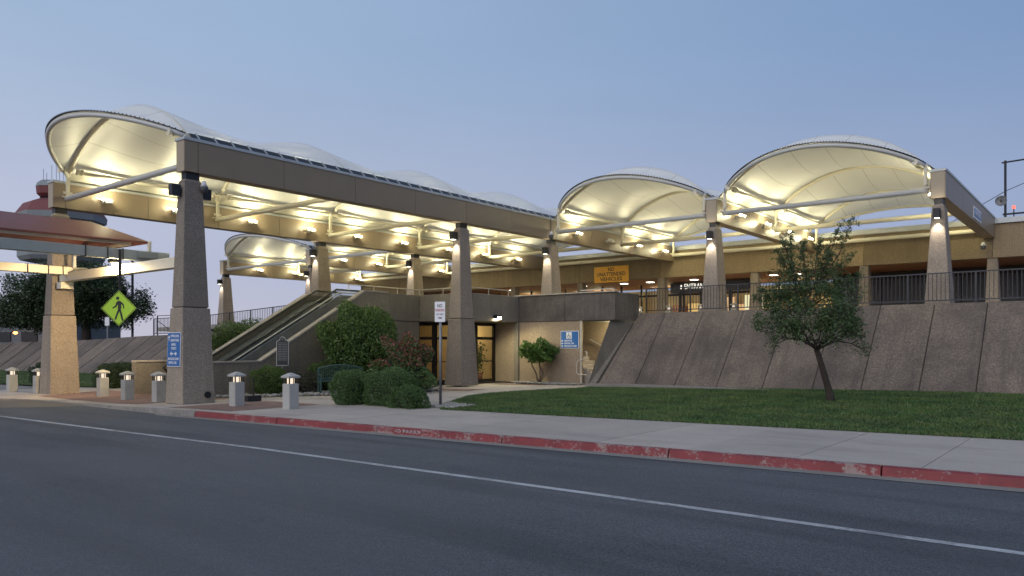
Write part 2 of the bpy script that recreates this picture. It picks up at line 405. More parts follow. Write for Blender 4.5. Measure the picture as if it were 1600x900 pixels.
# ------------------------------------------------------------------ ground
def zp(x):                       # the pavement falls gently towards the crossing on the left
    t = min(1, max(0, (-19 - x) / 9)); return -0.135 * t * t * (3 - 2 * t)
def kb(x):                       # back of the kerb
    if x > -20.5: return 11.5 + .082 * (x + 10.85)
    pts = [(-20.5, 10.71), (-25.3, 10.74), (-29.5, 10.68), (-31.4, 10.0), (-36, 8.6), (-60, 7.5)]
    for (a, b), (c, d) in zip(pts, pts[1:]):
        if x >= c: return lerp(b, d, (a - x) / (a - c))
    return 7.5
def lf(x): return 16.95 + .135 * (x + 1.2)        # front edge of the lawn
mb = MB(); mb.add([(-700, -700, -.6), (700, -700, -.6), (700, 900, -.6), (-700, 900, -.6)], [(0, 1, 2, 3)])
struct(mb.build('ground', 'ground_soil'))
xs = [-140, -100, -80, -60, -50, -42, -36, -33.5, -31.4, -29.5, -27.5, -25.3, -23, -20.5, -16, -12, -8, -4, 0, 5, 12, 30, 60]
mb = MB(); v = []; f = []
for i, x in enumerate(xs):
    v += [(x, -60, -.15), (x, kb(x) - .16, -.15)]
    if i: f.append((2 * i - 2, 2 * i, 2 * i + 1, 2 * i - 1))
mb.add(v, f); struct(mb.build('road', 'asphalt'))
# concrete apron where the crossing meets the road
mb = MB().add([(-34, 7.9, -.146), (-26.9, 8.5, -.146), (-26.0, 9.4, -.146), (-25.6, 10.55, -.146), (-29.5, 10.5, -.146), (-31.4, 9.82, -.146), (-34, 9.1, -.146)], [tuple(range(7))])
struct(mb.build('apron', 'apron_concrete'))
# gutter strip
mb = MB(); v = []; f = []; gx = [x / 2 for x in range(-51, 30)]
for i, x in enumerate(gx):
    wd = .46 if x > -21 else .3
    v += [(x, kb(x) - wd, -.142), (x, kb(x) - .15, -.140)]
    if i: f.append((2 * i - 2, 2 * i, 2 * i + 1, 2 * i - 1))
mb.add(v, f); struct(mb.build('gutter', 'gutter_concrete'))
# white edge line
ln = [(-60, 6.2), (-40, 6.9), (-30, 7.25), (-23.5, 7.52), (-16.9, 7.87), (-12.7, 8.13), (-6.6, 8.28), (-3, 8.34), (0, 8.38), (20, 8.6)]
mb = MB(); v = []; f = []; i = 0
for (a, b), (c, d) in zip(ln, ln[1:]):
    for t in range(8):
        x = lerp(a, c, t / 8); y = lerp(b, d, t / 8); v += [(x, y - .065, -.1455), (x, y + .065, -.1455)]
        if i: f.append((2 * i - 2, 2 * i, 2 * i + 1, 2 * i - 1))
        i += 1
mb.add(v, f); struct(mb.build('road_line', 'line_white'))
# kerb, one stone after another
kerb = bpy.data.objects.new('kerb', None); C.objects.link(kerb); kerb['kind'] = 'structure'; ORG['kerb'] = Vector()
j = [7.5, 4.1, .6, -2.74, -6.0, -9.4, -12.7, -16.0, -19.3, -22.4, -25.5]
for q in range(len(j) - 1):
    a, b = j[q] - .012, j[q + 1] + .012; mb = MB(); n = 6; v = []; f = []
    for i in range(n + 1):
        x = lerp(a, b, i / n); y = kb(x); h = zp(x) + .002
        jt = rnd.uniform(-.004, .004)
        v += [(x, y, h - .2), (x, y, h), (x, y - .10, h - .002), (x, y - .135, h - .018 * min(1, (h + .15) / .1)), (x, y - .165 + jt, -.149), (x, y - .16, -.25)]
        if i: o = 6 * i; f += [(o - 6 + k, o + k, o + k + 1, o - 5 + k) for k in range(5)]
    f += [tuple(range(6)), tuple(reversed(range(6 * n, 6 * n + 6)))]
    mb.add(v, f); fix(mb.build('kerb_stone', 'kerb_red' if q < 8 else 'kerb_plain', kerb))
text('NO PARKING', 'lettering', 'stencil_white', kerb, (-11.75, kb(-11.75) - .158, -.07), (1, .082, 0), (0, -.25, 1), .075, 1.0, .003, True)
# pavement: bed, then slabs
mb = MB(); v = []; f = []
px = [-70, -60, -50, -45, -40, -36, -33, -31.4, -29.5, -27.5, -25.3, -23, -20.5, -19] + [-17, -14, -10, -6, -2, 2, 8, 14]
for i, x in enumerate(px):
    v += [(x, kb(x), zp(x) - .03), (x, 34, zp(x) - .03)]
    if i: f.append((2 * i - 2, 2 * i, 2 * i + 1, 2 * i - 1))
mb.add(v, f); pav = struct(mb.build('pavement', 'gutter_concrete')); ORG['pavement'] = Vector()
X = 8.25
while X > -36:
    x1, x0 = X - .006, X - 1.75 + .006
    rows = [None, 15.3 if X < -12 else None, 17.3, 19.3, 21.3, 23.3, 25.3, 27.3, 29.3]
    y0 = None
    cuts = [0, 15.2, 17.2, 19.2, 21.2, 23.2, 25.2, 27.2, 29.4]
    for q in range(len(cuts) - 1):
        if X > -12.2 and q > 0: break
        if X < -30 and q > 3: break
        def Y_(x, c): return kb(x) + .012 if c == 0 else (min(c, 99) if X <= -12.2 else lf(x) + .1)
        a0 = Y_(x0, cuts[q]); a1 = Y_(x1, cuts[q]); b0 = Y_(x0, cuts[q + 1]) - .012; b1 = Y_(x1, cuts[q + 1]) - .012
        dz = rnd.uniform(-.002, .002)
        m2 = MB(); z0, z1 = zp(x0) + dz, zp(x1) + dz
        m2.add([(x0, a0, z0 - .06), (x1, a1, z1 - .06), (x1, b1, z1 - .06), (x0, b0, z0 - .06), (x0, a0, z0), (x1, a1, z1), (x1, b1, z1), (x0, b0, z0)],
               [(4, 5, 6, 7), (0, 1, 5, 4), (1, 2, 6, 5), (2, 3, 7, 6), (3, 0, 4, 7)])
        m2.build('slab', 'pavement_concrete', pav)
    X -= 1.75
def sheet(name, pts, mat, dz, root=None, sub=None):
    mb = MB(); mb.add([(x, y, zp(x) + dz) for x, y in pts], [tuple(range(len(pts)))]); return struct(mb.build(name, mat))
# brick bands of the crossing
def band(pts):
    mb = MB(); (a, b, c, d) = pts; v = []; f = []; n = 12
    for i in range(n + 1):
        t = i / n; p = (lerp(a[0], b[0], t), lerp(a[1], b[1], t)); q = (lerp(d[0], c[0], t), lerp(d[1], c[1], t))
        v += [(*p, zp(p[0]) + .006), (*q, zp(q[0]) + .006)]
        if i: f.append((2 * i - 2, 2 * i, 2 * i + 1, 2 * i - 1))
    mb.add(v, f); struct(mb.build('brick_band', 'brick_paving'))
band([(-31.6, 11.3), (-23.9, 11.3), (-23.9, 14.6), (-33.5, 14.6)])
band([(-21.4, 11.0), (-18.6, 11.25), (-18.6, 14.2), (-21.4, 14.2)])
band([(-18.5, 16.6), (-17.4, 16.9), (-19.0, 18.2), (-20.3, 18.0)])
band([(-22.4, 21.6), (-19.6, 21.9), (-20.0, 23.4), (-23, 23.0)])
band([(-23.3, 27.3), (-20.2, 27.3), (-20.2, 28.1), (-23.3, 28.1)])
# right lawn: gently rising to the foot of the slope wall
def zl(x, y):
    t = min(1, max(0, (y - 18) / 10)); r = min(1, max(0, (x + 18) / 14)); return .008 + .24 * t * r
lp = [(12, lf(12)), (4, lf(4)), (-2, lf(-2)), (-6, lf(-6)), (-10, lf(-10)), (-13, lf(-13)), (-14.6, lf(-14.6)), (-15.4, 16.2), (-16.4, 17.5), (-17.6, 19.6), (-18.1, 21.5), (-17.9, 23.6), (-17.3, 26.2), (-17.3, 28.4)]
def inside(x, y, poly):
    c = False; n = len(poly)
    for i in range(n):
        x1, y1 = poly[i]; x2, y2 = poly[(i + 1) % n]
        if (y1 > y) != (y2 > y) and x < (x2 - x1) * (y - y1) / (y2 - y1) + x1: c = not c
    return c
lawnpoly = lp + [(12, 28.4)]
bm = bmesh.new()
vs = [bm.verts.new((x, y, 0)) for x, y in lawnpoly]; bm.faces.new(vs)
for k in range(-17, 12, 2): bmesh.ops.bisect_plane(bm, geom=bm.verts[:] + bm.edges[:] + bm.faces[:], plane_co=(k, 0, 0), plane_no=(1, 0, 0))
for k in range(17, 29, 1): bmesh.ops.bisect_plane(bm, geom=bm.verts[:] + bm.edges[:] + bm.faces[:], plane_co=(0, k, 0), plane_no=(0, 1, 0))
for vv in bm.verts: vv.co.z = zl(vv.co.x, vv.co.y)
me = bpy.data.meshes.new('lawn'); bm.normal_update(); bm.to_mesh(me); bm.free(); me.materials.append(MATS['lawn_soil'])
lo = bpy.data.objects.new('lawn', me); C.objects.link(lo); struct(lo)
def blades(name, label, poly, n, h, zf, seed):
    r = np.random.default_rng(seed); P = []
    xs_ = [p[0] for p in poly]; ys_ = [p[1] for p in poly]
    while len(P) < n:
        x = r.uniform(min(xs_), max(xs_)); y = r.uniform(min(ys_), max(ys_))
        if inside(x, y, poly): P.append((x + r.normal() * .025, y + r.normal() * .025 - .02, zf(x, y)))
    P = np.array(P); a = r.uniform(0, 6.283, n); ln_ = r.normal(0, .5, (n, 2)) * h
    hh = h * r.uniform(.5, 1.2, n); wdt = .010 + .006 * r.random(n)
    dx = np.stack([np.cos(a) * wdt, np.sin(a) * wdt, np.zeros(n)], 1)
    tip = P + np.stack([ln_[:, 0], ln_[:, 1], hh], 1)
    V = np.stack([P - dx, P + dx, tip], 1).reshape(-1, 3); F = np.arange(3 * n).reshape(-1, 3)
    o = fastmesh(name, V, F, 'grass_blades'); tag(o, label, 'grass', kind='stuff')
vis = [p for p in lawnpoly]; vis = [(min(p[0], 3), p[1]) for p in vis]
blades('grass', 'short mown green grass of the lawn below the slope wall', vis, 230000, .055, zl, 3)
# left lawn strip
ll = [(-75, 13.5), (-45, 13.5), (-38, 14.2), (-34.2, 16), (-31.8, 17.3), (-31.8, 20), (-36, 23), (-45, 22), (-57, 20.8), (-75, 19.3)]
zl2 = lambda x, y: -.11 + .012 * (y - 13)
mb = MB(); mb.add([(x, y, zl2(x, y)) for x, y in ll], [tuple(range(len(ll)))]); struct(mb.build('lawn', 'lawn_soil'))
blades('grass', 'short green grass of the strip below the far left slope wall', ll, 40000, .07, zl2, 4)
# gravel beds
def rocks(label, poly, n, zf, seed, smin=.04, smax=.11):
    r = random.Random(seed); mb = MB(); k = 0
    xs_ = [p[0] for p in poly]; ys_ = [p[1] for p in poly]
    while k < n:
        x = r.uniform(min(xs_), max(xs_)); y = r.uniform(min(ys_), max(ys_))
        if not inside(x, y, poly): continue
        k += 1; s_ = r.uniform(smin, smax); z = zf(x, y); v = []
        for zz, q in ((-.3, .8), (.35, 1), (.75, .5)):
            a0 = r.uniform(0, 6)
            for i in range(5):
                a = a0 * .1 + i * 1.2566; v.append((x + s_ * q * math.cos(a) * r.uniform(.7, 1.1), y + s_ * q * math.sin(a) * r.uniform(.7, 1.1), z + s_ * zz))
        f = [tuple(range(10, 15))]
        for L in (0, 5): f += [(L + i, L + (i + 1) % 5, L + 5 + (i + 1) % 5, L + 5 + i) for i in range(5)]
        mb.add(v, f)
    return tag(mb.build('rocks', 'rock'), label, 'rocks', kind='stuff')
bedL = [(-25.4, 14.6), (-23.6, 15.2), (-22.9, 16.4), (-21.6, 17.6), (-20.6, 19), (-20.6, 21.6), (-25.4, 21.6)]
mb = MB(); mb.add([(x, y, zp(x) + .02) for x, y in bedL], [tuple(range(len(bedL)))]); struct(mb.build('planting_bed', 'ground_soil'))
rocks('pale river rocks edging the planting bed by the bench', bedL, 700, lambda x, y: zp(x) + .03, 5)
bedT = [(-22.4, 27.9), (-19.0, 27.9), (-18.6, 28.8), (-22.5, 28.8)]
mb = MB(); mb.add([(x, y, .02) for x, y in bedT], [tuple(range(4))]); struct(mb.build('planting_bed', 'ground_soil'))
rocks('pale rocks around the small multi-stem tree at the wall', bedT, 260, lambda x, y: .03, 6, .03, .08)
bedS = [(-15.4, 15.5), (-14.4, 15.4), (-14.6, 16.6), (-15.9, 16.9)]
rocks('dark gravel around the foot of the no parking sign', bedS, 420, lambda x, y: .03, 8, .02, .055)

# ------------------------------------------------------------------ canopy frame
ZB, ZT = 7.15, 8.1
XA, XB, XM, XR, XG, XF = -22.6, -32.5, -13.78, -5.03, -42.3, -52.9      # outer (+X) faces of the beams
YF, YD, YT = 12.15, 31.5, 45.2
ARCH = [12.6, 18.95, 25.3, 31.8, 38.1, 44.5]
BW = .5
def beam(xf, y0, y1, label, grp='box beams carrying the canopies'):
    r = thing('canopy_beam', label, 'beam', (xf - BW / 2, y0, ZB), grp)
    MB().box(xf - BW + .03, y0 + .03, ZB + .02, xf - .03, y1 - .03, ZT - .02).build('core', 'beam_core', r)
    n = max(1, round((y1 - y0 - .45) / 3.12)); ys = [y0, y0 + .45] + [y0 + .45 + (y1 - y0 - .45) * (i + 1) / n for i in range(n)]
    for a, b in zip(ys, ys[1:]):
        for X0, X1 in ((xf - .028, xf), (xf - BW, xf - BW + .028)):
            MB().box(X0, a + .009, ZB, X1, b - .009, ZT).build('panel', 'beam_panel', r)
        MB().box(xf - BW + .03, a + .009, ZB - .004, xf - .03, b - .009, ZB + .018).build('soffit_panel', 'beam_panel', r)
    MB().box(xf - BW + .03, y0, ZB, xf - .03, y0 + .028, ZT).build('end_panel', 'beam_edge', r)
    MB().box(xf - BW - .03, y0 - .03, ZT + .003, xf + .03, y1, ZT + .1).build('coping', 'coping_metal', r, bevel=.01)
    return r
beam(XA, YF, YD - .1, 'long grey-brown box beam along the front of the walkway canopy, nearest the road')
beam(XB, YF, YT - .02, 'long lit amber box beam behind the walkway canopy, running from the left rear column')
beam(XA, YD, YT - .02, 'box beam continuing the front walkway beam back to the terminal, left of the middle dome')
beam(XM, YD, YT - .02, 'amber box beam between the middle dome and the right dome')
beam(XR, YD, YT - .02, 'grey-brown box beam right of the right dome with a small plate on its side')
beam(XG, YD, YT - .02, 'amber box beam right of the far left dome, behind the escalator top')
beam(XF, YD, YT - .02, 'box beam at the outer edge of the far left dome', )
def column(cx, cy, z0, label, low=True):
    r = thing('canopy_column', label, 'column', (cx, cy, z0), 'tapered concrete columns')
    zj = 2.93; ZC = 6.93
    hx = lambda z: lerp(.53, .185, max(0, z) / ZC); hy = lambda z: lerp(.54, .30, max(0, z) / ZC)
    if low:
        MB().taper(cx, cy, z0, zj - .012, hx(0) + .0, hy(0), .37, .46).build('lower_shaft', 'column_aggregate', r, bevel=.02)
        MB().taper(cx, cy, zj - .02, zj + .02, .30, .39, .30, .39).build('joint', 'beam_core', r)
        MB().taper(cx, cy, zj + .012, ZC - .1, .345, .43, .195, .30).build('upper_shaft', 'column_aggregate', r, bevel=.02)
    else:
        MB().taper(cx, cy, z0, ZC - .1, .42, .50, .2, .31).build('upper_shaft', 'column_aggregate', r, bevel=.02)
    MB().taper(cx, cy, ZC - .1, ZC, .195, .30, .13, .22).build('cap', 'column_aggregate', r)
    MB().box(cx - .14, cy - .22, ZC + .003, cx + .14, cy + .22, ZB - .008).build('bearing', 'dark_metal', r)
    return r
CX = {}
cols = [(XA, YF + .33, zp(-22.9), True, 'big concrete column with the blue direction sign, nearest the road'),
        (XA, 25.05, 0, True, 'tall concrete column in front of the glass doors'),
        (XA, YD + .35, 3.2, False, 'column on the deck at the far end of the walkway beam'),
        (XB, YF + .33, zp(-32.8) - .02, True, 'concrete column lit orange at far left, beside the bollards'),
        (XB, 25.05, 3.2, False, 'amber lit column at the head of the escalator'),
        (XB, YD + .35, 3.2, False, 'slim lit column behind the deck handrail, left of the door column'),
        (XM, YD + .35, 3.2, False, 'column on the deck between the middle and right domes, left of the entrance doors'),
        (XR, YD + .35, 3.2, False, 'rightmost column on the deck, right of the lawn tree'),
        (XG, YD + .35, 3.2, False, 'column almost hidden behind the escalator head column'),
        (XF, YD + .35, 3.2, False, 'leftmost deck column standing against the sky')]
for xf, y, z0, lo_, lb in cols: column(xf - BW / 2, y, z0, lb, lo_)
# wall lamps on the columns
def wall_lamp(cx, cy, side, label, on=True):
    zc = 6.55; hy = .30 + .02; y = cy + side * (hy + .19)
    r = thing('wall_lamp', label, 'lamp', (cx, cy + side * hy, zc), 'up and down lamps on the columns')
    MB().box(cx - .11, y - .15, zc - .17, cx + .11, y + .15, zc + .17).build('housing', 'dark_metal', r, bevel=.015)
    MB().box(cx - .04, cy + side * (hy - .12), zc - .06, cx + .04, y - side * .15, zc + .06).build('bracket', 'dark_metal', r)
    MB().box(cx - .07, y - .1, zc - .178, cx + .07, y + .1, zc - .168).build('lens', 'downlight_glow' if on else 'white_plastic', r)
    if not on: return r
    light('SPOT', (cx, y, zc - .2), 80, NEUT, r, .05, (0, -side * .22, -1), 78, .8)
    light('SPOT', (cx, y, zc + .2), 14, NEUT, r, .05, (0, -side * .35, 1), 90, .8)
WL = ['black box lamp on the road side of the big front column', 'black box lamp on the tall column before the glass doors', 'black box lamp on the deck column where the walkway beam ends',
      'black box lamp high on the orange lit far left column', 'black box lamp on the column at the escalator head', 'black box lamp on the slim column behind the deck handrail',
      'black box lamp on the column between the two right domes', 'lit black box lamp on the rightmost deck column', 'black box lamp on the column half hidden by the escalator column',
      'black box lamp on the leftmost deck column against the sky']
for i, (xf, y, z0, lo_, lb) in enumerate(cols): wall_lamp(xf - BW / 2, y, -1, WL[i], i not in (0, 3))
wall_lamp(XA - BW / 2, YF + .33, 1, 'black box lamp on the far side of the big front column', False)
# floodlights on the beams
def flood(xf, y, face, label, on=True):
    z = 7.62; r = thing('floodlight', label, 'lamp', (xf, y, z), 'floodlights along the beams')
    s_ = face
    MB().box(xf + .005 * s_, y - .1, z - .1, xf + .05 * s_, y + .1, z + .02).build('wall_plate', 'pale_steel', r, bevel=.01)
    MB().tube([(xf + .04 * s_, y, z - .04), (xf + .2 * s_, y, z - .06)], .03, 8).build('arm', 'pale_steel', r)
    c = Vector((xf + .30 * s_, y, z - .01)); u = Vector((.35 * s_, 0, 1)).normalized()
    MB().obox(c, (0, .17, 0), u.cross(Vector((0, 1, 0))) * .13, u * .06).build('housing', 'pale_steel', r, bevel=.015)
    MB().obox(c + u * .062, (0, .14, 0), u.cross(Vector((0, 1, 0))) * .10, u * .006).build('lens', 'lamp_glow' if on else 'white_plastic', r)
    if on:
        MB().lathe(c + u * .05 + Vector((0, -.18, 0)), [(.01, -.05), (.045, -.02), (.045, .02), (.01, .05)], 8).build('lamp_bulb', 'lamp_glow', r)
        light('SPOT', c + u * .09, P_FLOOD * .45, WARM, r, .07, (.34 * s_, 0, 1), 150, .5); light('POINT', c + u * .12 + Vector((.16 * s_, 0, 0)), P_BULB, WARM, r, .06)
FY = [14.05, 17.0, 20.7, 24.05, 27.1, 30.5, 34.2, 37.6, 41.1]
ordn = ['first', 'second', 'third', 'fourth', 'fifth', 'sixth', 'seventh', 'eighth', 'ninth', 'tenth']
for i, y in enumerate(FY):
    flood(XB, y, 1, ordn[i] + ' starry floodlight from the road on the long amber beam of the walkway canopy')
    if i < 6: flood(XA - BW, y, -1, ordn[i] + ' floodlight from the road on the hidden inner side of the front walkway beam')
DY = [33.6, 36.8, 40.0, 43.3]
for i, y in enumerate(DY):
    flood(XA, y, 1, ordn[i] + ' floodlight on the beam left of the middle dome' + (', unlit' if i == 1 else ''), i != 1)
    flood(XM - BW, y, -1, ordn[i] + ' floodlight on the far side of the beam right of the middle dome')
    flood(XM, y, 1, ordn[i] + ' floodlight from the front on the beam left of the right dome')
    if i != 2: flood(XR - BW, y, -1, ordn[i] + ' floodlight from the front on the inner side of the rightmost beam')
    flood(XG, y + .5, 1, ordn[i] + ' floodlight from the front on the amber beam behind the escalator head')
    flood(XF, y + .9, 1, ordn[i] + ' floodlight from the front on the beam of the far left dome')
    if i % 2 == 0: flood(XB - BW, y, -1, ordn[i] + ' floodlight from the front on the rear side of the walkway rear beam')

# ------------------------------------------------------------------ membranes
ZS, HC, HV = 8.5, 1.68, .60
def prof(u):
    x = 2 * u - 1; R = (1 + .43 ** 2) / (2 * .43); return (math.sqrt(R * R - x * x) - (R - .43)) / .43
def canopy(xl, xr, ys, label):
    r = thing('tensile_canopy', label, 'canopy', (xl, ys[0], ZS), 'white membrane canopies')
    NU = 36
    def arch(y, h, dy=0.0, dz=0.0, k=0.0):
        return [Vector((lerp(xl, xr, i / NU), y + dy * prof(i / NU), ZS + k + prof(i / NU) * h)) for i in range(NU + 1)]
    rows = []
    pe = lambda u: (4 * u * (1 - u)) ** .85
    E0 = [Vector((lerp(xl, xr, i / NU), ys[0] - 2.0 * pe(i / NU), ZS + .93 * pe(i / NU))) for i in range(NU + 1)]; A0 = arch(ys[0], HC)
    for t in range(0, 6):                                  # outward leaning front gore
        q = t / 6; sag = .12 * math.sin(math.pi * q)
        rows.append([a.lerp(b, q) - Vector((0, 0, sag * prof(i / NU))) for i, (a, b) in enumerate(zip(E0, A0))])
    for k in range(len(ys) - 1):
        for t in range(12):
            q = t / 12; s_ = math.sin(math.pi * q) ** 1.25
            rows.append([Vector((lerp(xl, xr, i / NU), lerp(ys[k], ys[k + 1], q), ZS + prof(i / NU) * (HC - HV * s_))) for i in range(NU + 1)])
    E1 = [Vector((lerp(xl, xr, i / NU), ys[-1] + 2.0 * pe(i / NU), ZS + 1.0 * pe(i / NU))) for i in range(NU + 1)]; A1 = arch(ys[-1], HC)
    for t in range(0, 7): rows.append([a.lerp(b, t / 6) - Vector((0, 0, .12 * math.sin(math.pi * t / 6) * prof(i / NU))) for i, (a, b) in enumerate(zip(A1, E1))])
    m = MB(); m.v = [tuple(p) for row in rows for p in row]; w_ = NU + 1
    m.f = [(i * w_ + j, i * w_ + j + 1, (i + 1) * w_ + j + 1, (i + 1) * w_ + j) for i in range(len(rows) - 1) for j in range(NU)]
    o = m.build('membrane', 'membrane', r, smooth=True); uvl = o.data.uv_layers.new(name='UVMap')
    nr = len(rows)
    for p in o.data.polygons:
        for li in p.loop_indices:
            vi = o.data.loops[li].vertex_index; uvl.data[li].uv = ((vi % w_) / NU, (vi // w_) / nr)
    # ribs
    def rib(pts, rad, nm='arch_rib', mat='cream_steel', n=10): MB().tube(pts, rad, n).build(nm, mat, r, smooth=True)
    feet = lambda P: [P[0] + Vector((0, 0, -.55))] + P + [P[-1] + Vector((0, 0, -.3))]
    e = [p + Vector((0, .03, -.10)) for p in E0]; rib(e, .085, 'front_arch', 'pale_steel')
    rib([p + Vector((0, -.03, -.10)) for p in E1], .085, 'rear_arch')
    for y in ys: rib([p + Vector((0, 0, -.095)) for p in arch(y, HC)], .085)
    # studded clamp strip on the front arch
    m = MB()
    for i in range(NU):
        a, b = E0[i], E0[i + 1]; m.bar(a + Vector((0, -.035, .012)), b + Vector((0, -.035, .012)), .07, .022)
        for q in (.25, .75): c = a.lerp(b, q) + Vector((0, -.04, .05)); m.box(c.x - .014, c.y - .014, c.z - .03, c.x + .014, c.y + .014, c.z + .004)
    m.build('clamp_strip', 'dark_metal', r)
    # edge pipes, clamps and dark gap strips along the beams
    for sx, xx in ((1, xl), (-1, xr)):
        pipe = MB().tube([(xx + .30 * sx, ys[0] + .2, ZS + .03), (xx + .30 * sx, ys[-1], ZS + .03)], .075, 8).build('edge_pipe', 'cream_steel', r, smooth=True)
        fl = MB(); fl.add([(xx + .01 * sx, ys[0] + .05, ZS - .005), (xx + .01 * sx, ys[-1], ZS - .005), (xx - .30 * sx, ys[-1], ZT + .12), (xx - .30 * sx, ys[0] + .05, ZT + .12)], [(0, 1, 2, 3)])
        fl.build('edge_flap', 'membrane', r)
        rail = MB().prism([(xx - .015 * sx, ys[0] + .06, ZS + .02), (xx - .015 * sx, ys[-1], ZS + .02), (xx - .325 * sx, ys[-1], ZT + .14), (xx - .325 * sx, ys[0] + .06, ZT + .14)], (-.006 * sx, 0, .008)).build('dark_gap_strip', 'dark_metal', r)  # dark plate added to stand for the shaded gap below the fabric edge
        y = ys[0] + .3; src = None
        while y < ys[-1]:
            if src is None:
                src = MB().obox((xx - .175 * sx, y, ZS - .1), (.165 * sx, 0, .155), (0, .022, 0), (-.012 * sx, 0, .012)).build('clamp', 'coping_metal', rail); y_ = y
            else: c_ = src.copy(); C.objects.link(c_); c_.location = (0, y - y_, 0)
            y += .62
    for y in ys:
        MB().tube([(xl - .08, y, 7.5), (xr + .08, y, 7.5)], .105, 12).build('tie_bar', 'pale_steel' if y == ys[0] else 'cream_steel', r, smooth=True)
        for sx, xx in ((1, xl), (-1, xr)):
            m = MB(); m.box(xx - .05, y - .06, 7.42, xx + .05, y + .06, ZS - .05)
            m.tube([(xx, y - .16, 7.72), (xx, y + .16, 7.72)], .045, 8); m.box(xx - sx * .16, y - .16, 7.55, xx - sx * .02, y + .16, 7.60)
            m.box(xx - .09, y - .09, ZS - .14, xx + .09, y + .09, ZS - .08); po_ = m.build('post', 'cream_steel', r)
            for d in (-.42, -.24, .24, .42):
                if y + d < ys[-1] + .1: MB().tube([(xx + .30 * sx, y + d - .03, ZS + .03), (xx + .30 * sx, y + d + .03, ZS + .03)], .12, 10).build('pipe_collar', 'cream_steel', po_)
    return r
canopy(XB + .2, XA - BW - .2, ARCH, 'long wavy white membrane canopy over the walkway, from road to terminal')
canopy(XA + .25, XM - BW - .2, ARCH[3:], 'middle domed white membrane canopy of the three on the right, between two tall deck columns')
canopy(XM + .25, XR - BW - .2, ARCH[3:], 'right domed white membrane canopy, the highest in the picture')
canopy(XG + .2, XB - BW - .2, ARCH[3:], 'white membrane canopy glimpsed behind the rear walkway beam')
canopy(XF + .2, XG - BW - .2, ARCH[3:], 'far left small domed canopy seen below the walkway beam')
# dome cameras
def dome_cam(x, y, z, label):
    r = thing('dome_camera', label, 'camera', (x, y, z), 'dome cameras')
    MB().tube([(x, y, z + .18), (x, y, z)], [.05, .12], 10).build('mount', 'white_plastic', r, smooth=True)
    MB().lathe((x, y, z), [(.12, 0), (.13, -.08), (.10, -.16), (.03, -.2)], 12).build('dome', 'dark_panel', r, smooth=True)
dome_cam(XA - .02 + .1, 12.75, 6.72, 'dome camera at the top of the big column by the road')
dome_cam(XA + .22, 31.2, 7.28, 'small dome camera under the near end of the middle canopy tie')
dome_cam(XR - .45, 44.7, 6.75, 'white dome camera under the rear end of the rightmost beam')

# ------------------------------------------------------------------ terminal
T = thing('terminal_building', 'long low terminal building behind the canopies with glazed entrance', 'building', (-20, YT, 3.2))
PX = [-53.4, -48.3, -42.1, -36.0, -29.97, -23.65, -17.41, -11.21, -5.15, 1.1, 7.3, 13.5]
for a, b in zip(PX, PX[1:]):
    MB().box(a + .008, YT, 6.17, b - .008, YT + .35, 7.86).build('fascia_panel', 'terminal_fascia', T, bevel=.012)
MB().box(-53.5, YT - .12, 7.865, 13.6, YT + .5, 8.14).build('coping', 'coping_metal', T, bevel=.01)
MB().box(-53.4, YT + .36, 6.2, 13.5, YT + 9, 6.42).build('soffit', 'rust_wall', T)
MB().box(-53.4, YT + .36, 7.6, 13.5, YT + 18, 7.85).build('roof', 'coping_metal', T)
for x in PX[1:-1]:
    MB().taper(x, YT + .3, 3.2, 6.165, .34, .32, .22, .25).build('pillar', 'column_aggregate', T, bevel=.02)
YG = YT + 5.0
# dark panels at right
x = -14.2
while x < 13:
    MB().box(x, YG, 3.2, x + 1.36, YG + .1, 5.75).build('wall_panel', 'dark_panel', T); x += 1.4
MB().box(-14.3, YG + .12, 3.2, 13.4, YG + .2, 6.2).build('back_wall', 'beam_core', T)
# glazed front
x = -44.8; k = 0
while x < -14.9:
    e = x + 1.7
    m = MB(); m.box(x - .06, YG - .06, 3.2, x + .06, YG + .06, 6.2); m.box(x + .06, YG - .05, 5.3, e - .06, YG + .05, 5.44); m.box(x + .06, YG - .05, 3.2, e - .06, YG + .05, 3.34)
    wf = m.build('window_frame', 'door_frame', T)
    MB().box(x + .06, YG - .008, 3.34, e - .06, YG + .008, 5.3).build('pane', 'glass', wf)
    MB().box(x + .06, YG - .009, 5.44, e - .06, YG + .009, 6.2).build('pane', 'glass', wf); x = e; k += 1
MB().box(-53.3, YG, 3.2, -44.9, YG + .2, 6.2).build('back_wall', 'dark_panel', T)
MB().box(-44.8, YG + 6, 3.2, -14.9, YG + 6.2, 6.2).build('back_wall', 'warm_wall', T)
rr = random.Random(4)
for i in range(16):
    x = -44 + i * 1.85 + rr.uniform(-.3, .3); m = rr.choice(['interior_glow', 'interior_warm_glow', 'interior_pale_glow', 'rust_wall', 'warm_wall', 'dark_panel'])
    MB().box(x, YG + 2.5 + rr.uniform(0, 2.6), 3.2, x + rr.uniform(.5, 1.1), YG + 5.4, rr.uniform(4.6, 5.6)).build('room_standin', m, T)  # simple blocks for the lit rooms, some glowing on their own
for x in (-40, -33, -27, -21, -17): light('POINT', (x, YG + 2.5, 5.6), 70, WARM, T, .3)
for x in (-38.2, -35, -31.5, -28, -25.9, -22.6, -20.9, -17.2, -15.8):
    MB().box(x - .22, YT + 2.6, 6.17, x + .22, YT + 3.0, 6.19).build('downlight', 'downlight_glow', T)
    light('SPOT', (x, YT + 2.8, 6.12), 45, NEUT, T, .1, (0, 0, -1), 130, .6)
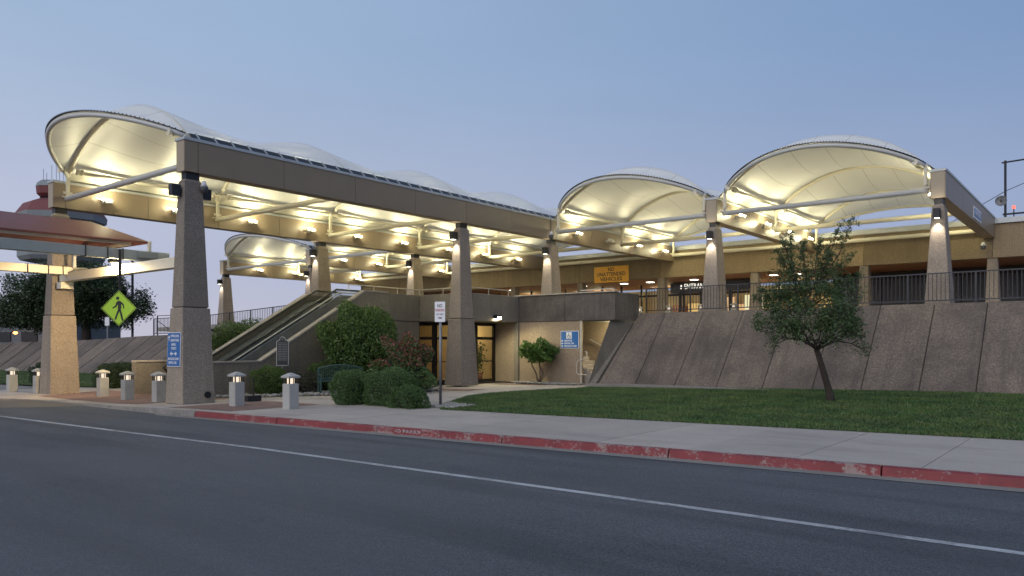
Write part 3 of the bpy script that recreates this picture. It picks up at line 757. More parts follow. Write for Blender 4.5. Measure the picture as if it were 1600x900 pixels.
# entrance portal
MB().box(-25.0, YG - .9, 5.45, -19.0, YG - .1, 6.15).build('entrance_header', 'dark_panel', T)
text('ENTRANCE', 'lettering', 'letter_glow', T, (-22.98, YG - .93, 5.85), (1, 0, 0), (0, 0, 1), .36, 1.9, .01)
MB().box(-24.22, YG - .94, 5.70, -24.12, YG - .91, 5.98).build('lettering', 'letter_glow', T)
for x in (-24.3, -22.7, -20.6, -18.6): MB().box(x - .08, YG - .9, 3.2, x + .08, YG - .7, 5.45).build('door_post', 'door_frame', T)
MB().box(-22.3, YG + .6, 3.2, -20.9, YG + .7, 5.1).build('room_standin', 'interior_warm_glow', T)  # glowing blocks in place of the lit hall behind the doors
MB().box(-20.2, YG + .6, 3.2, -18.9, YG + .7, 5.2).build('room_standin', 'interior_pale_glow', T)
# yellow sign
S = thing('road_sign', 'yellow sign with black words no unattended vehicles on the terminal fascia', 'sign', (-27.1, YT, 6.6))
c = (-27.35, YT - .06, 6.62)
MB().box(c[0] - 1.36, YT - .07, 6.07, c[0] + 1.36, YT - .02, 7.17).build('board', 'sign_yellow', S, bevel=.01)
for i, (t_, wd) in enumerate((('NO', .45), ('UNATTENDED', 2.15), ('VEHICLES', 1.65))):
    text(t_, 'lettering', 'sign_black', S, (c[0], YT - .075, 6.95 - i * .33), (1, 0, 0), (0, 0, 1), .25, wd * 1.06, .003, True)
S = thing('wall_sign', 'small white and blue plate on the side of the rightmost beam', 'sign', (XR, 40, 7.5))
MB().box(XR + .004, 38.0, 7.25, XR + .03, 40.2, 7.75).build('board', 'sign_white', S)
MB().box(XR + .031, 38.1, 7.33, XR + .038, 40.1, 7.67).build('panel', 'sign_blue', S)
text('PARKING', 'lettering', 'sign_white', S, (XR + .042, 39.1, 7.5), (0, 1, 0), (0, 0, 1), .22, 1.6, .002)
# roof gear at right
A = thing('antenna_mast', 'dark roof mast with cross arm and small dish at the right edge', 'antenna', (-4.2, 49, 8))
MB().tube([(-4.98, 49, 7.9), (-4.98, 49, 11.75)], .06, 8).build('pole', 'dark_metal', A)
MB().tube([(-5.15, 49, 11.65), (1.5, 49, 11.9)], .045, 8).build('arm', 'dark_metal', A)
MB().tube([(-5.1, 49, 8.85), (2, 49, 8.85)], .05, 8).build('rail', 'dark_metal', A)
m = MB(); n_ = 20; dc = Vector((-5.15, 48.8, 9.55))
for r0_, q_ in ((.02, .0), (.15, -.02), (.27, -.09), (.28, -.10), (.27, -.08), (.15, -.01)): m.v += [tuple(dc + Vector((r0_ * math.cos(2 * math.pi * i / n_), q_, r0_ * math.sin(2 * math.pi * i / n_)))) for i in range(n_)]
m.f += [(L * n_ + i, L * n_ + (i + 1) % n_, (L + 1) * n_ + (i + 1) % n_, (L + 1) * n_ + i) for L in range(5) for i in range(n_)]
m.build('dish', 'galvanised', A, smooth=True); MB().tube([dc, dc + Vector((0, -.3, 0))], .04, 8).build('feed_horn', 'dark_metal', A)
o = MB().tube([(-8.1, 47, 7.9), (-4.98, 49, 10.1), (1.5, 52, 13.2)], .018, 5).build('guy_wire', 'dark_metal'); tag(o, 'thin guy wire rising to the right behind the roof mast', 'wire')
A = thing('obstruction_light', 'red obstruction light on a short roof stem at the right edge', 'lamp', (-2.6, 48, 8))
MB().tube([(-4.5, 48, 8.05), (-4.5, 48, 8.95)], .03, 6).build('stem', 'dark_metal', A)
MB().lathe((-4.5, 48, 9.03), [(.04, -.08), (.08, -.05), (.08, .06), (.03, .1)], 10).build('globe', 'red_glow', A, smooth=True)
for i, (x, s_) in enumerate(((-4.75, .26), (-3.6, .3))):
    o = MB().lathe((x, 47.2, 8.1), [(s_, 0), (s_, .12), (s_ * .6, .28), (.03, .32)], 12).build('roof_vent', 'galvanised', smooth=True)
    tag(o, ['small domed roof vent left of', 'small domed roof vent right of'][i] + ' the red obstruction light', 'vent')
# ------------------------------------------------------------------ upper deck
dk = bpy.data.objects.new('upper_deck', None); C.objects.link(dk); dk['kind'] = 'structure'; ORG['upper_deck'] = Vector()
MB().hexa([(-17.4, 31.0), (14, 31.0), (14, 56), (-17.4, 56)], 2.95, 3.2).build('deck_slab', 'pavement_concrete', dk)
MB().hexa([(-25.6, 29.1), (-17.41, 29.1), (-17.41, 56), (-25.6, 56)], 2.88, 3.2).build('deck_slab', 'pavement_concrete', dk)
MB().hexa([(-31.5, 22.1), (-25.9, 22.1), (-25.61, 56), (-31.5, 56)], 2.94, 3.2).build('deck_slab', 'pavement_concrete', dk)
MB().hexa([(-60, 30), (-38, 26.3), (-31.51, 27.1), (-31.51, 56), (-60, 56)], 2.9, 3.19).build('deck_slab', 'pavement_concrete', dk)

# ------------------------------------------------------------------ sloped retaining walls
Wl = thing('slope_wall', 'leaning brown aggregate retaining wall behind the right lawn, made of wide panels', 'wall', (-8, 28, 0))
jx = [-16.95, -15.25, -13.45, -11.75, -10.0, -8.3, -6.6, -4.95, -3.35, -1.7, 0, 1.7, 3.4, 5.1, 6.8]
jb = [-17.25] + [-15.92, -14.12, -12.34, -10.53, -8.71, -7.07, -5.28, -3.65, -1.9, -.1, 1.7, 3.4, 5.1, 6.9]
y0, y1 = 28.0, 30.95; nrm = Vector((0, -(3.2), (y1 - y0))).normalized()
for i in range(len(jb) - 1):
    a, b = jb[i] + .011, jb[i + 1] - .011; zb = lambda x: zl(x, 27.9) - .1
    q0, q1 = (y0, y0) if i else (27.15, y0); t0, t1 = (30.95, 30.95)
    P0, P1, P2, P3 = Vector((a, q0, zb(a))), Vector((b, q1, zb(b))), Vector((b, t1, 3.24 + .004 * i)), Vector((a, t0, 3.24 + .004 * i))
    dp = Vector((0, .28, -.28)); off = nrm * rnd.uniform(-.008, .008)
    m = MB(); m.add([P0 + off, P1 + off, P2 + off, P3 + off, P0 + dp, P1 + dp, P2 + dp, P3 + dp],
                    [(0, 1, 2, 3), (7, 6, 5, 4), (0, 4, 5, 1), (1, 5, 6, 2), (2, 6, 7, 3), (3, 7, 4, 0)])
    m.build('slope_panel', 'slope_aggregate', Wl, bevel=.018)
m = MB(); m.add([(-17.2, 28.25, -.1), (7, 28.25, -.1), (7, 31.15, 3.1), (-17.2, 31.15, 3.1)], [(0, 1, 2, 3)]); m.build('backing', 'beam_core', Wl)
m = MB(); m.add([(-17.62, 27.12, 0), (-17.3, 27.13, .02), (-17.28, 30.5, 2.86), (-17.6, 28.95, 2.86), (-17.62, 31, 0), (-17.3, 31, 0)],
                [(0, 1, 2, 3), (0, 3, 4), (1, 5, 2), (0, 4, 5, 1), (3, 2, 5, 4)]); fix(m.build('end_panel', 'wall_concrete', Wl))
MB().hexa([(-17.6, 26.95), (7, 27.75), (7, 28.1), (-17.3, 27.9)], -.1, .16).build('footing', 'gutter_concrete', Wl)
Bp = [(-72, 18.9, -.2), (-62, 19.8, -.2), (-56.8, 20.6, -.15), (-50, 21.1, -.1), (-45.4, 21.7, -.05), (-38, 22.5, 0), (-31.6, 23, .0)]
Tp = [(-73, 21.6, 1.85), (-62.5, 22.7, 2.05), (-57, 23.6, 2.15), (-50.5, 24.5, 2.4), (-45, 25.2, 2.5), (-38, 26.2, 2.95), (-31.6, 27, 3.2)]
def along(P, t):
    k = min(len(P) - 2, int(t)); return Vector(P[k]).lerp(Vector(P[k + 1]), t - k)
Wf = thing('slope_wall', 'grey leaning ramp wall at far left below the railing and the big tree', 'wall', (-50, 22, 0))
n = 21
for i in range(n):
    a, b = i / n * 6 + .008, (i + 1) / n * 6 - .008; dp = Vector((0, .2, -.3))
    P0, P1, P2, P3 = along(Bp, a), along(Bp, b), along(Tp, b), along(Tp, a)
    m = MB(); m.add([P0, P1, P2, P3, P0 + dp, P1 + dp, P2 + dp, P3 + dp], [(0, 1, 2, 3), (7, 6, 5, 4), (0, 4, 5, 1), (1, 5, 6, 2), (2, 6, 7, 3), (3, 7, 4, 0)])
    m.build('slope_panel', 'slope_aggregate', Wf)
m = MB(); m.add([Vector(p) + Vector((0, .1, -.08)) for p in Bp] + [Vector(p) + Vector((0, .1, -.08)) for p in Tp], [(i, i + 1, i + 8, i + 7) for i in range(6)]); m.build('backing', 'beam_core', Wf)
m = MB(); m.add([Vector(p) - Vector((0, 0, .01)) for p in Tp] + [(p[0], p[1] + 14, p[2]) for p in Tp], [(i, i + 1, i + 8, i + 7) for i in range(6)]); struct(m.build('ramp_road', 'asphalt'))
# ------------------------------------------------------------------ railings
def railing(pts, label, h, step, mat, post_every, th=.02):
    r = thing('railing', label, 'railing', pts[0])
    L = [0]
    for a, b in zip(pts, pts[1:]): L.append(L[-1] + (Vector(b) - Vector(a)).length)
    def at(s_):
        for i in range(len(pts) - 1):
            if s_ <= L[i + 1] + 1e-6: return Vector(pts[i]).lerp(Vector(pts[i + 1]), (s_ - L[i]) / (L[i + 1] - L[i]))
        return Vector(pts[-1])
    for a, b in zip(pts, pts[1:]):
        for z in (h, .12):
            MB().bar(Vector(a) + Vector((0, 0, z)), Vector(b) + Vector((0, 0, z)), .05 if z == h else .035, .04).build('rail', mat, r)
    n = int(L[-1] / step); me = None
    pk = MB().box(-th / 2, -th / 2, .14, th / 2, th / 2, h - .02); ps = MB().box(-.03, -.03, 0, .03, .03, h)
    po = pk.build('picket', mat, None); qo = ps.build('post', mat, None)
    for i in range(n + 1):
        src = qo if i % post_every == 0 else po
        c_ = src.copy(); C.objects.link(c_); c_.parent = r; c_.location = at(min(i * step, L[-1])) - Vector(pts[0])
    for o in (po, qo): bpy.data.objects.remove(o)
    return r
railing([(-17.0, 31.15, 3.22), (-16.9, 31.15, 3.22), (3.5, 31.15, 3.28)], 'dark vertical picket railing on top of the right slope wall', 1.10, .135, 'railing_metal', 16)
rl = [tuple(along(Tp, t) + Vector((0, .35, 0))) for t in (3.05, 3.5, 4, 4.5, 5, 5.5, 6)]
railing(rl, 'dark picket railing along the ramp edge behind the big front column', 1.12, .145, 'railing_metal', 13)
G2 = thing('gate_panel', 'dark braced gate frame at the left end of the ramp railing', 'gate', rl[0])
p = Vector(rl[0]); m = MB()
for x in (0, 1.9, 2.6, 4.0): m.bar(p + Vector((x, .25 + .12 * x, 0)), p + Vector((x, .25 + .12 * x, 1.35 if x < 2 else 1.15)), .06, .06, (1, 0, 0))
m.build('post', 'railing_metal', G2)
MB().bar(p + Vector((0, .25, 1.33)), p + Vector((4, .73, 1.33)), .04, .04).build('rail', 'railing_metal', G2)
MB().bar(p + Vector((0, .25, 1.0)), p + Vector((1.9, .48, .1)), .03, .03).build('brace', 'railing_metal', G2)

# ------------------------------------------------------------------ entrance block under the deck
E = thing('entrance_block', 'concrete entrance block under the deck with parapet band and glass doors', 'building', (-23, 28, 0))
Z0, Z1 = 2.87, 4.1
def pband(x0, y0, x1, y1, mat='wall_concrete'): return MB().box(x0, y0, Z0, x1, y1, Z1).build('parapet_panel', mat, E, bevel=.02)
pband(-25.95, 23.41, -25.7, 25.295)
pband(-25.95, 25.31, -22.68, 25.55)
pband(-22.93, 25.56, -22.66, 28.92)
pband(-22.92, 28.94, -20.0, 29.2, 'stained_concrete'); pband(-19.985, 28.94, -17.35, 29.2, 'stained_concrete')
pband(-17.6, 29.21, -17.34, 31.1, 'stained_concrete')
MB().box(-22.95, 28.86, Z1 + .003, -17.3, 29.24, Z1 + .05).build('coping', 'rail_cream', E, bevel=.01)
MB().box(-25.9, 23.41, 0, -25.72, 25.28, Z0 - .02).build('wall', 'wall_concrete', E)
MB().box(-25.7, 25.56, Z0 - .03, -22.9, 29, Z0 - .01).build('soffit', 'wall_concrete', E)
MB().box(-24.2, 28.96, 0, -22.93, 29.15, Z0 - .012).build('wall', 'cream_stucco', E)
MB().box(-22.92, 28.86, 0, -22.66, 29.16, Z0 - .012).build('pilaster', 'wall_concrete', E, bevel=.01)
MB().box(-22.65, 28.97, 0, -19.15, 29.17, Z0 - .012).build('wall', 'cream_stucco', E)
MB().box(-19.2, 31.0, 0, -17.3, 31.15, Z0).build('wall', 'cream_stucco', E)
MB().box(-23, 31.01, 0, -19.2, 31.14, Z0).build('wall', 'cream_stucco', E)
MB().box(-22.9, 29.21, Z0 - .03, -17.6, 31, Z0 - .005).build('soffit', 'wall_concrete', E)
MB().tube([(-19.08, 28.9, 0), (-19.08, 28.9, Z0)], .05, 8).build('downpipe', 'rail_cream', E)
# glazing
def glazed(p, q, n, doors=True):
    p, q = Vector(p), Vector(q)
    for i in range(n):
        a, b = p.lerp(q, i / n), p.lerp(q, (i + 1) / n); d = (b - a); dn = d.normalized(); m = MB()
        m.bar(a + dn * .06, a + dn * .06 + Vector((0, 0, Z0 - .03)), .12, .12, dn); m.bar(b - dn * .061, b - dn * .061 + Vector((0, 0, Z0 - .03)), .12, .12, dn)
        for z, h in ((.07, .14), (1.0, .05), (2.10, .14), (Z0 - .1, .14)):
            m.bar(a + dn * .12 + Vector((0, 0, z)), b - dn * .12 + Vector((0, 0, z)), .09, h)
        df = m.build('door_frame', 'door_frame', E)
        for z0, z1 in ((.14, .975), (1.025, 2.03), (2.17, Z0 - .17)):
            MB().bar(a + dn * .12 + Vector((0, 0, (z0 + z1) / 2)), b - dn * .12 + Vector((0, 0, (z0 + z1) / 2)), .012, z1 - z0).build('pane', 'glass', df)
glazed((-26.6, 26.0, 0), (-24.25, 26.0, 0), 2)
glazed((-24.2, 26.05, 0), (-24.2, 28.95, 0), 2)
MB().box(-31, 29.4, 0, -24.3, 29.5, Z0).build('wall', 'warm_wall', E); MB().box(-31.1, 26, 0, -31, 29.4, Z0).build('wall', 'warm_wall', E)
MB().box(-31, 26.1, -.02, -24.2, 29.4, .012).build('floor', 'pavement_concrete', E)
MB().box(-31, 26.1, Z0 - .06, -24.25, 28.94, Z0 - .032).build('ceiling', 'rust_wall', E)
light('POINT', (-27, 27.6, 2.4), 46, (1.0, .76, .38), E, .25)
light('POINT', (-25.9, 28.6, 2.4), 26, (1.0, .80, .45), E, .2)
pl = thing('potted_plant', 'leafy plant in a pot inside the right glass door', 'plant', (-24.75, 28.3, 0))
MB().lathe((-24.75, 28.35, 0), [(.13, 0), (.2, .02), (.25, .42), (.23, .42)], 14).build('pot', 'terracotta', pl, smooth=True)
r_ = np.random.default_rng(9); pp = r_.normal(size=(420, 3)) * (.15, .15, .38) + (-24.7, 28.35, 1.2)
leaves('foliage', pp, .12, 'bush_leaves', pl, 2)
# wall pack lamp
Lp = thing('wall_lamp', 'bright wall pack lamp on the parapet band above the right glass door', 'lamp', (-22.6, 27.2, 3.05))
MB().box(-22.65, 27.0, 2.98, -22.42, 27.35, 3.16).build('housing', 'dark_metal', Lp, bevel=.02)
MB().box(-22.62, 27.03, 2.965, -22.43, 27.32, 2.978).build('lens', 'lamp_glow', Lp)
MB().box(-22.418, 27.05, 2.985, -22.412, 27.3, 3.06).build('lens', 'lamp_glow', Lp)
light('SPOT', (-22.5, 27.17, 2.94), 170, WARM, Lp, .06, (.25, 0, -1), 165, .4)
Lp = thing('ceiling_lamp', 'lamp under the deck lighting the recessed stair at the right of the entrance', 'lamp', (-17.95, 30.1, 2.85))
MB().box(-18.35, 30.2, 2.80, -18.05, 30.5, 2.835).build('lens', 'lamp_glow', Lp); light('POINT', (-18.2, 30.3, 2.65), 34, WARM, Lp, .08)
# steps
stp = thing('steps', 'lit concrete steps climbing to the left behind the entrance wall', 'steps', (-18.4, 30, 0))
for i in range(7):
    MB().box(-18.05 - .32 * i - .33 - (3 if i == 6 else 0), 29.3, 0, -18.05 - .32 * i, 30.98, .175 * (i + 1)).build('step', 'pavement_concrete', stp, bevel=.01)
MB().tube([(-19.9, 30.9, 2.05), (-17.5, 30.9, .95)], .022, 8).build('handrail', 'pale_steel', stp)
hr = thing('handrail', 'curved pale handrail end at the foot of the recessed stair', 'handrail', (-19, 28.8, 0))
MB().tube([(-18.7, 28.75, .45), (-19.15, 28.75, .45), (-19.22, 28.75, .55), (-19.22, 28.75, .95), (-19.14, 28.75, 1.08), (-18.95, 28.75, 1.12), (-18.75, 28.75, 1.16), (-18.66, 28.75, 1.3), (-18.7, 28.78, 1.45), (-18.85, 28.85, 1.5)], .025, 8).build('rail', 'rail_cream', hr, smooth=True)
# cream handrail above the parapet
pr = thing('handrail', 'cream handrail along the top of the parapet band', 'handrail', (-25.8, 22, 4.1))
path = [(-25.83, 21.2, 4.36), (-25.83, 25.42, 4.36), (-22.8, 25.42, 4.36), (-22.8, 28.3, 4.36)]
for a, b in zip(path, path[1:]):
    MB().tube([a, b], .022, 8).build('rail', 'rail_cream', pr)
    n = max(1, round((Vector(b) - Vector(a)).length / 1.3))
    for i in range(n + 1):
        q = Vector(a).lerp(Vector(b), i / n)
        if i or a == path[0]: MB().tube([q - Vector((0, 0, .25)), q], .018, 6).build('post', 'rail_cream', pr)
pr = thing('handrail', 'short pale rail on the right end of the stained parapet', 'handrail', (-18.5, 29, 4.1))
MB().bar((-19.2, 29.05, 4.24), (-17.45, 29.05, 4.26), .03, .05).build('rail', 'rail_cream', pr); MB().bar((-17.47, 29.05, 4.1), (-17.47, 29.05, 4.26), .04, .04, (1, 0, 0)).build('post', 'rail_cream', pr)
# accessible sign
def arrow(m, c, r, u, L, dirn):
    c, r, u = Vector(c), Vector(r), Vector(u); r = r * dirn; n = r.cross(u) * .003 * dirn
    pts = [(-.5, -.14), (0, -.14), (0, -.42), (.5, 0), (0, .42), (0, .14), (-.5, .14)]
    m.prism([c + r * a * L + u * b * L for a, b in pts], n)
S = thing('wall_sign', 'square blue sign with wheelchair symbol and arrows on the cream wall', 'sign', (-19.7, 28.9, 2))
x0, x1, yq, z0, z1 = -20.22, -19.22, 28.955, 1.62, 2.42
MB().box(x0, yq - .03, z0, x1, yq, z1).build('board', 'sign_white', S, bevel=.008)
MB().box(x0 + .025, yq - .034, z0 + .025, x1 - .025, yq - .029, z1 - .025).build('panel', 'sign_blue', S)
MB().box(-19.9, yq - .038, 2.06, -19.6, yq - .033, 2.36).build('symbol_plate', 'sign_white', S)
m = MB(); R0 = .075; cx, cz = -19.755, 2.16
m.tube([(cx + R0 * math.cos(a), yq - .041, cz + R0 * math.sin(a)) for a in [R_(d) for d in range(120, 425, 20)]], .011, 5)
m.tube([(-19.77, yq - .041, 2.27), (-19.765, yq - .041, 2.19), (-19.70, yq - .041, 2.185), (-19.675, yq - .041, 2.10), (-19.645, yq - .041, 2.10)], .013, 5)
m.lathe((-19.772, yq - .041, 2.31), [(.005, -.02), (.021, -.008), (.021, .008), (.005, .02)], 8); m.build('wheelchair_symbol', 'sign_black', S)
for i, (t_, wd) in enumerate((('ELEVATOR', .42), ('RENTAL CAR', .52), ('BAGGAGE CLAIM', .66))):
    z = 1.97 - i * .12; text(t_, 'lettering', 'sign_white', S, (-20.0 + wd / 2, yq - .036, z), (1, 0, 0), (0, 0, 1), .075, wd, .002, True)
    m = MB(); arrow(m, (-20.12, yq - .036, z), (1, 0, 0), (0, 0, 1), .11, -1); m.build('arrow', 'sign_white', S)

# ------------------------------------------------------------------ escalator and stair between sloping walls
V = thing('escalator', 'escalator climbing between two sloping concrete walls left of the big round bush', 'escalator', (-27.7, 17, 0))
s30 = (4.1 - 1.12) / (22.0 - 16.85)
def sidewall(xa, xb, ya, mat):
    zb = -.2
    pts = [(xa, ya, zb), (xa, ya, 1.12), (xa, 16.85, 1.12), (xa, 22.0, 4.1), (xa, 23.4, 4.1), (xa, 23.4, zb)]
    m = MB(); m.prism(pts, (xb - xa, 0, 0)); o = fix(m.build('side_wall', mat, V)); return o
def capst(xa, xb, ya):
    m = MB()
    for a, b in (((ya, 1.12), (16.85, 1.12)), ((16.85, 1.12), (22.0, 4.1)), ((22, 4.1), (23.3, 4.1))):
        m.bar(((xa + xb) / 2, a[0], a[1] + .03), ((xa + xb) / 2, b[0], b[1] + .03), abs(xb - xa) + .06, .06)
    m.build('wall_cap', 'pavement_concrete', V)
sidewall(-25.7, -25.96, 14.0, 'wall_concrete'); sidewall(-29.7, -30.0, 14.0, 'wall_concrete')
capst(-25.7, -25.95, 14.0); capst(-29.7, -30.0, 14.0)
sl = [(15.0, 0.0), (16.3, 0.0), (21.9, 3.2), (23.4, 3.2)]
def ramp_poly(x0, x1, dz0, dz1, mat, nm):
    pts = [(y, z + dz1) for y, z in sl] + [(y, z + dz0) for y, z in reversed(sl)]
    m = MB(); m.prism([(x0, y, z) for y, z in pts], (x1 - x0, 0, 0)); return fix(m.build(nm, mat, V))
ramp_poly(-29.68, -29.1, -.3, .55, 'galvanised', 'inner_deck')
ramp_poly(-29.05, -29.0, .5, 1.02, 'glass', 'balustrade_glass'); ramp_poly(-27.55, -27.5, .5, 1.02, 'glass', 'balustrade_glass')
ramp_poly(-29.1, -28.95, .3, .5, 'escalator_steel', 'skirt'); ramp_poly(-27.65, -27.38, .3, .52, 'escalator_steel', 'skirt')
for x in (-29.02, -27.53): MB().tube([(x, 14.9, .75), (x, 14.75, .9), (x, 14.9, 1.05)] + [(x, y, z + 1.06) for y, z in sl[1:]], .045, 8).build('handrail', 'escalator_rubber', V, smooth=True)
MB().tube([(-27.35, y, z + .92) for y, z in sl], .03, 8).build('handrail', 'pale_steel', V, smooth=True)
ramp_poly(-27.34, -27.25, -.2, .8, 'galvanised', 'divider')
for i in range(22):
    y = 16.3 + i * 5.6 / 22; z = i * 3.2 / 22 + .145
    MB().box(-28.94, y, z - .4, -27.66, y + .26, z).build('escalator_step', 'escalator_steel', V)
    MB().box(-27.24, y, z - .4, -25.97, y + .262, z).build('stair_step', 'wall_concrete', V)
# hedge-side left end wall
# ------------------------------------------------------------------ bollards
def make_bollard(loc, label):
    r = thing('bollard_lamp', label, 'bollard', loc, 'square concrete bollard lamps')
    x, y, z = loc
    MB().box(x - .16, y - .16, z - .05, x + .16, y + .16, z + .70).build('body', 'bollard_concrete', r, bevel=.015)
    MB().lathe((x, y, z + .70), [(.10, 0), (.10, .155)], 10).build('lens', 'bollard_glow', r)
    m = MB()
    for a in (-1, 1):
        for b in (-1, 1): m.box(x + a * .13 - .014, y + b * .13 - .014, z + .70, x + a * .13 + .014, y + b * .13 + .014, z + .86)
    for k in range(4):
        a = k * math.pi / 2; m.box(x + .132 * math.cos(a) - .009, y + .132 * math.sin(a) - .009, z + .70, x + .132 * math.cos(a) + .009, y + .132 * math.sin(a) + .009, z + .86)
    m.build('cage', 'door_frame', r)
    m = MB(); m.taper(x, y, z + .855, z + .91, .19, .19, .19, .19); m.taper(x, y, z + .91, z + 1.0, .19, .19, .035, .035); m.build('cap', 'bollard_concrete', r, bevel=.008)
    return r
bl = [(-17.98, 12.73, 'bollard lamp nearest the trimmed hedge, rightmost of the row'),
      (-20.16, 12.43, 'bollard lamp just right of the big column by the road'),
      (-24.6, 12.35, 'bollard lamp just left of the big column with the blue sign'),
      (-27.0, 12.45, 'bollard lamp midway between the two big columns, under the crossing sign'),
      (-29.6, 12.75, 'bollard lamp touching the right side of the orange lit column'),
      (-33.5, 12.0, 'bollard lamp just left of the orange lit column'),
      (-35.4, 11.7, 'leftmost bollard lamp in front of the grass strip')]
b0 = make_bollard((bl[0][0], bl[0][1], zp(bl[0][0])), bl[0][2])
for x, y, lb in bl[1:]: dup(b0, (x, y, zp(x)), lb)
for i, x in enumerate((-23.5, -21.5, -19.4, -17.4)):
    dup(b0, (x, 42.2, 3.2), ['first', 'second', 'third', 'fourth'][i] + ' from the left of the lit bollard lamps in front of the terminal doors')

# ------------------------------------------------------------------ signs and furniture
# direction sign on the column
S = thing('direction_sign', 'tall narrow blue direction sign on the big front column', 'sign', (-22.9, 11.8, 1.9))
cx = XA - BW / 2; zc = 1.63; tilt = (.54 - .46) / 2.93
def cs(dx, z, o=0): return Vector((cx - .02 + dx, YF + .33 - lerp(.54, .46, z / 2.93) - .02 - o, z))
R3 = Vector((1, 0, 0)); U3 = Vector((0, tilt, 1)).normalized(); N3 = R3.cross(U3)
MB().obox(cs(0, zc), R3 * .395, U3 * .53, N3 * .010).build('board', 'sign_white', S)
MB().obox(cs(0, zc, .013), R3 * .375, U3 * .51, N3 * .003).build('panel', 'sign_blue', S)
rows_ = [('UPPER LEVEL', 2.04, .06, .52), ('DEPARTURES', 1.91, .06, .50), ('MENU', 1.78, .0, .26), ('TICKETS', 1.66, .0, .32), ('BAGGAGE CLAIM', 1.34, 0, .62), ('RENTAL CAR', 1.22, -.04, .48)]
for t_, z, dx, wd in rows_: text(t_, 'lettering', 'sign_white', S, cs(dx, z, .019), R3, U3, .075, wd, .002, True)
for dx, d in ((-.12, -1), (.12, 1)):
    m = MB(); arrow(m, cs(dx, 1.50, .018), R3, U3, .17, d); m.build('arrow', 'sign_white', S)
m = MB(); c_ = cs(-.29, 1.98, .018); m.prism([c_ + R3 * a * .15 + U3 * b * .15 for a, b in [(-.12, -.6), (.12, -.6), (.12, .1), (.4, .1), (0, .6), (-.4, .1), (-.12, .1)]], -N3 * -.003); m.build('arrow', 'sign_white', S)
# round outlet low on the column
o = MB(); 
pc = Vector((XA - .25 + .53, 12.75, .22)); o.tube([pc + Vector((-.06, 0, 0)), pc + Vector((.05, 0, 0))], .10, 14); o.tube([pc + Vector((.05, 0, 0)), pc + Vector((.07, 0, 0))], .06, 10)
tag(o.build('pipe_outlet', 'dark_metal'), 'round black pipe outlet low on the side of the big front column', 'pipe')
# no parking sign
S = thing('parking_sign', 'white no parking sign on a grey post at the end of the hedge', 'sign', (-15.36, 15.95, 0))
MB().tube([(-15.36, 15.95, -.1), (-15.36, 15.95, 2.95)], .04, 8).build('post', 'galvanised', S, smooth=True)
rt = Vector((.9, .44, 0)).normalized(); up = Vector((0, 0, 1)); nn = rt.cross(up); pc = Vector((-15.36, 15.95, 2.72)) + nn * .05
MB().obox(pc, rt * .155, up * .29, nn * .004).build('board', 'sign_white', S, bevel=.002)
for t_, z, h, wd, mt in (('NO', .17, .10, .15, 'sign_black'), ('PARKING', .045, .075, .27, 'sign_red'), ('AT ANY', -.075, .05, .22, 'sign_black'), ('TIME', -.18, .055, .13, 'sign_black')):
    text(t_, 'lettering', mt, S, pc + nn * .006 + up * z, rt, up, h, wd, .001, True)
# hanging pedestrian crossing sign
S = thing('crossing_sign', 'diamond lime crossing sign with walking figure, hanging from the grey beam', 'sign', (-27, 11.95, 2.95))
sp_ = Vector((-26.47, 11.96, 0)); rt = RT.copy(); nn = rt.cross(up)
MB().tube([sp_ + Vector((0, 0, 2.9)), sp_ + Vector((0, 0, 5.0))], .05, 8).build('post', 'dark_metal', S)
pc = sp_ + Vector((0, 0, 3.01)) + nn * .07; hd = .60
dia = lambda k, o_: [pc + nn * o_ + rt * a * k + up * b * k for a, b in ((1, 0), (0, 1), (-1, 0), (0, -1))]
MB().prism(dia(hd, 0), nn * .01).build('board', 'sign_lime', S)
m = MB(); q1 = dia(hd - .02, .012); q2 = dia(hd - .045, .012)
m.add(q1 + q2, [(i, (i + 1) % 4, 4 + (i + 1) % 4, 4 + i) for i in range(4)]); m.build('border', 'sign_black', S)
fig = MB(); cc = pc + nn * .014
def fp(pts): fig.prism([cc + rt * x + up * y for x, y in pts], nn * .003)
fp([(-.035 + .055 * math.cos(a), .335 + .055 * math.sin(a)) for a in [i * math.pi / 6 for i in range(12)]])
fp([(-.04, .245), (.03, .25), (.085, .21), (.085, .05), (.07, -.08), (-.03, -.08), (-.025, .1), (-.06, .16)])
fp([(-.03, .235), (-.085, .19), (-.11, .09), (-.20, .03), (-.21, -.005), (-.19, -.01), (-.07, .05), (-.03, .14)])
fp([(.05, .24), (.17, .14), (.185, -.01), (.15, -.01), (.135, .10), (.07, .15)])
fp([(-.03, -.06), (.03, -.06), (.02, -.12), (-.045, -.25), (-.085, -.39), (-.14, -.38), (-.10, -.24)])
fp([(.015, -.06), (.075, -.06), (.12, -.22), (.16, -.41), (.105, -.42), (.06, -.25)])
fig.build('walking_figure', 'sign_black', S)
# historical marker
S = thing('historical_marker', 'dark silver-edged historical marker plaque on a post among the low bushes', 'plaque', (-25.0, 17.3, 0))
pc = Vector((-25.15, 17.45, 0)); MB().tube([pc, pc + Vector((0, 0, .98))], .04, 8).build('post', 'galvanised', S)
out = [(-.235, .98), (.235, .98), (.235, 1.92), (.19, 1.95), (.12, 1.97), (.09, 2.05), (0, 2.11), (-.09, 2.05), (-.12, 1.97), (-.19, 1.95), (-.235, 1.92)]
MB().prism([pc + rt * a + up * b for a, b in out], nn * .03).build('rim', 'plaque_silver', S)
MB().prism([pc + nn * .031 + rt * a * .9 + up * (1.5 + (b - 1.5) * .955) for a, b in out], nn * .004).build('panel', 'plaque_dark', S)
m = MB(); c5 = pc + nn * .036 + up * 1.99
m.prism([c5 + (rt * math.sin(i * math.pi / 5) + up * math.cos(i * math.pi / 5)) * (.045 if i % 2 == 0 else .02) for i in range(10)], nn * .004)
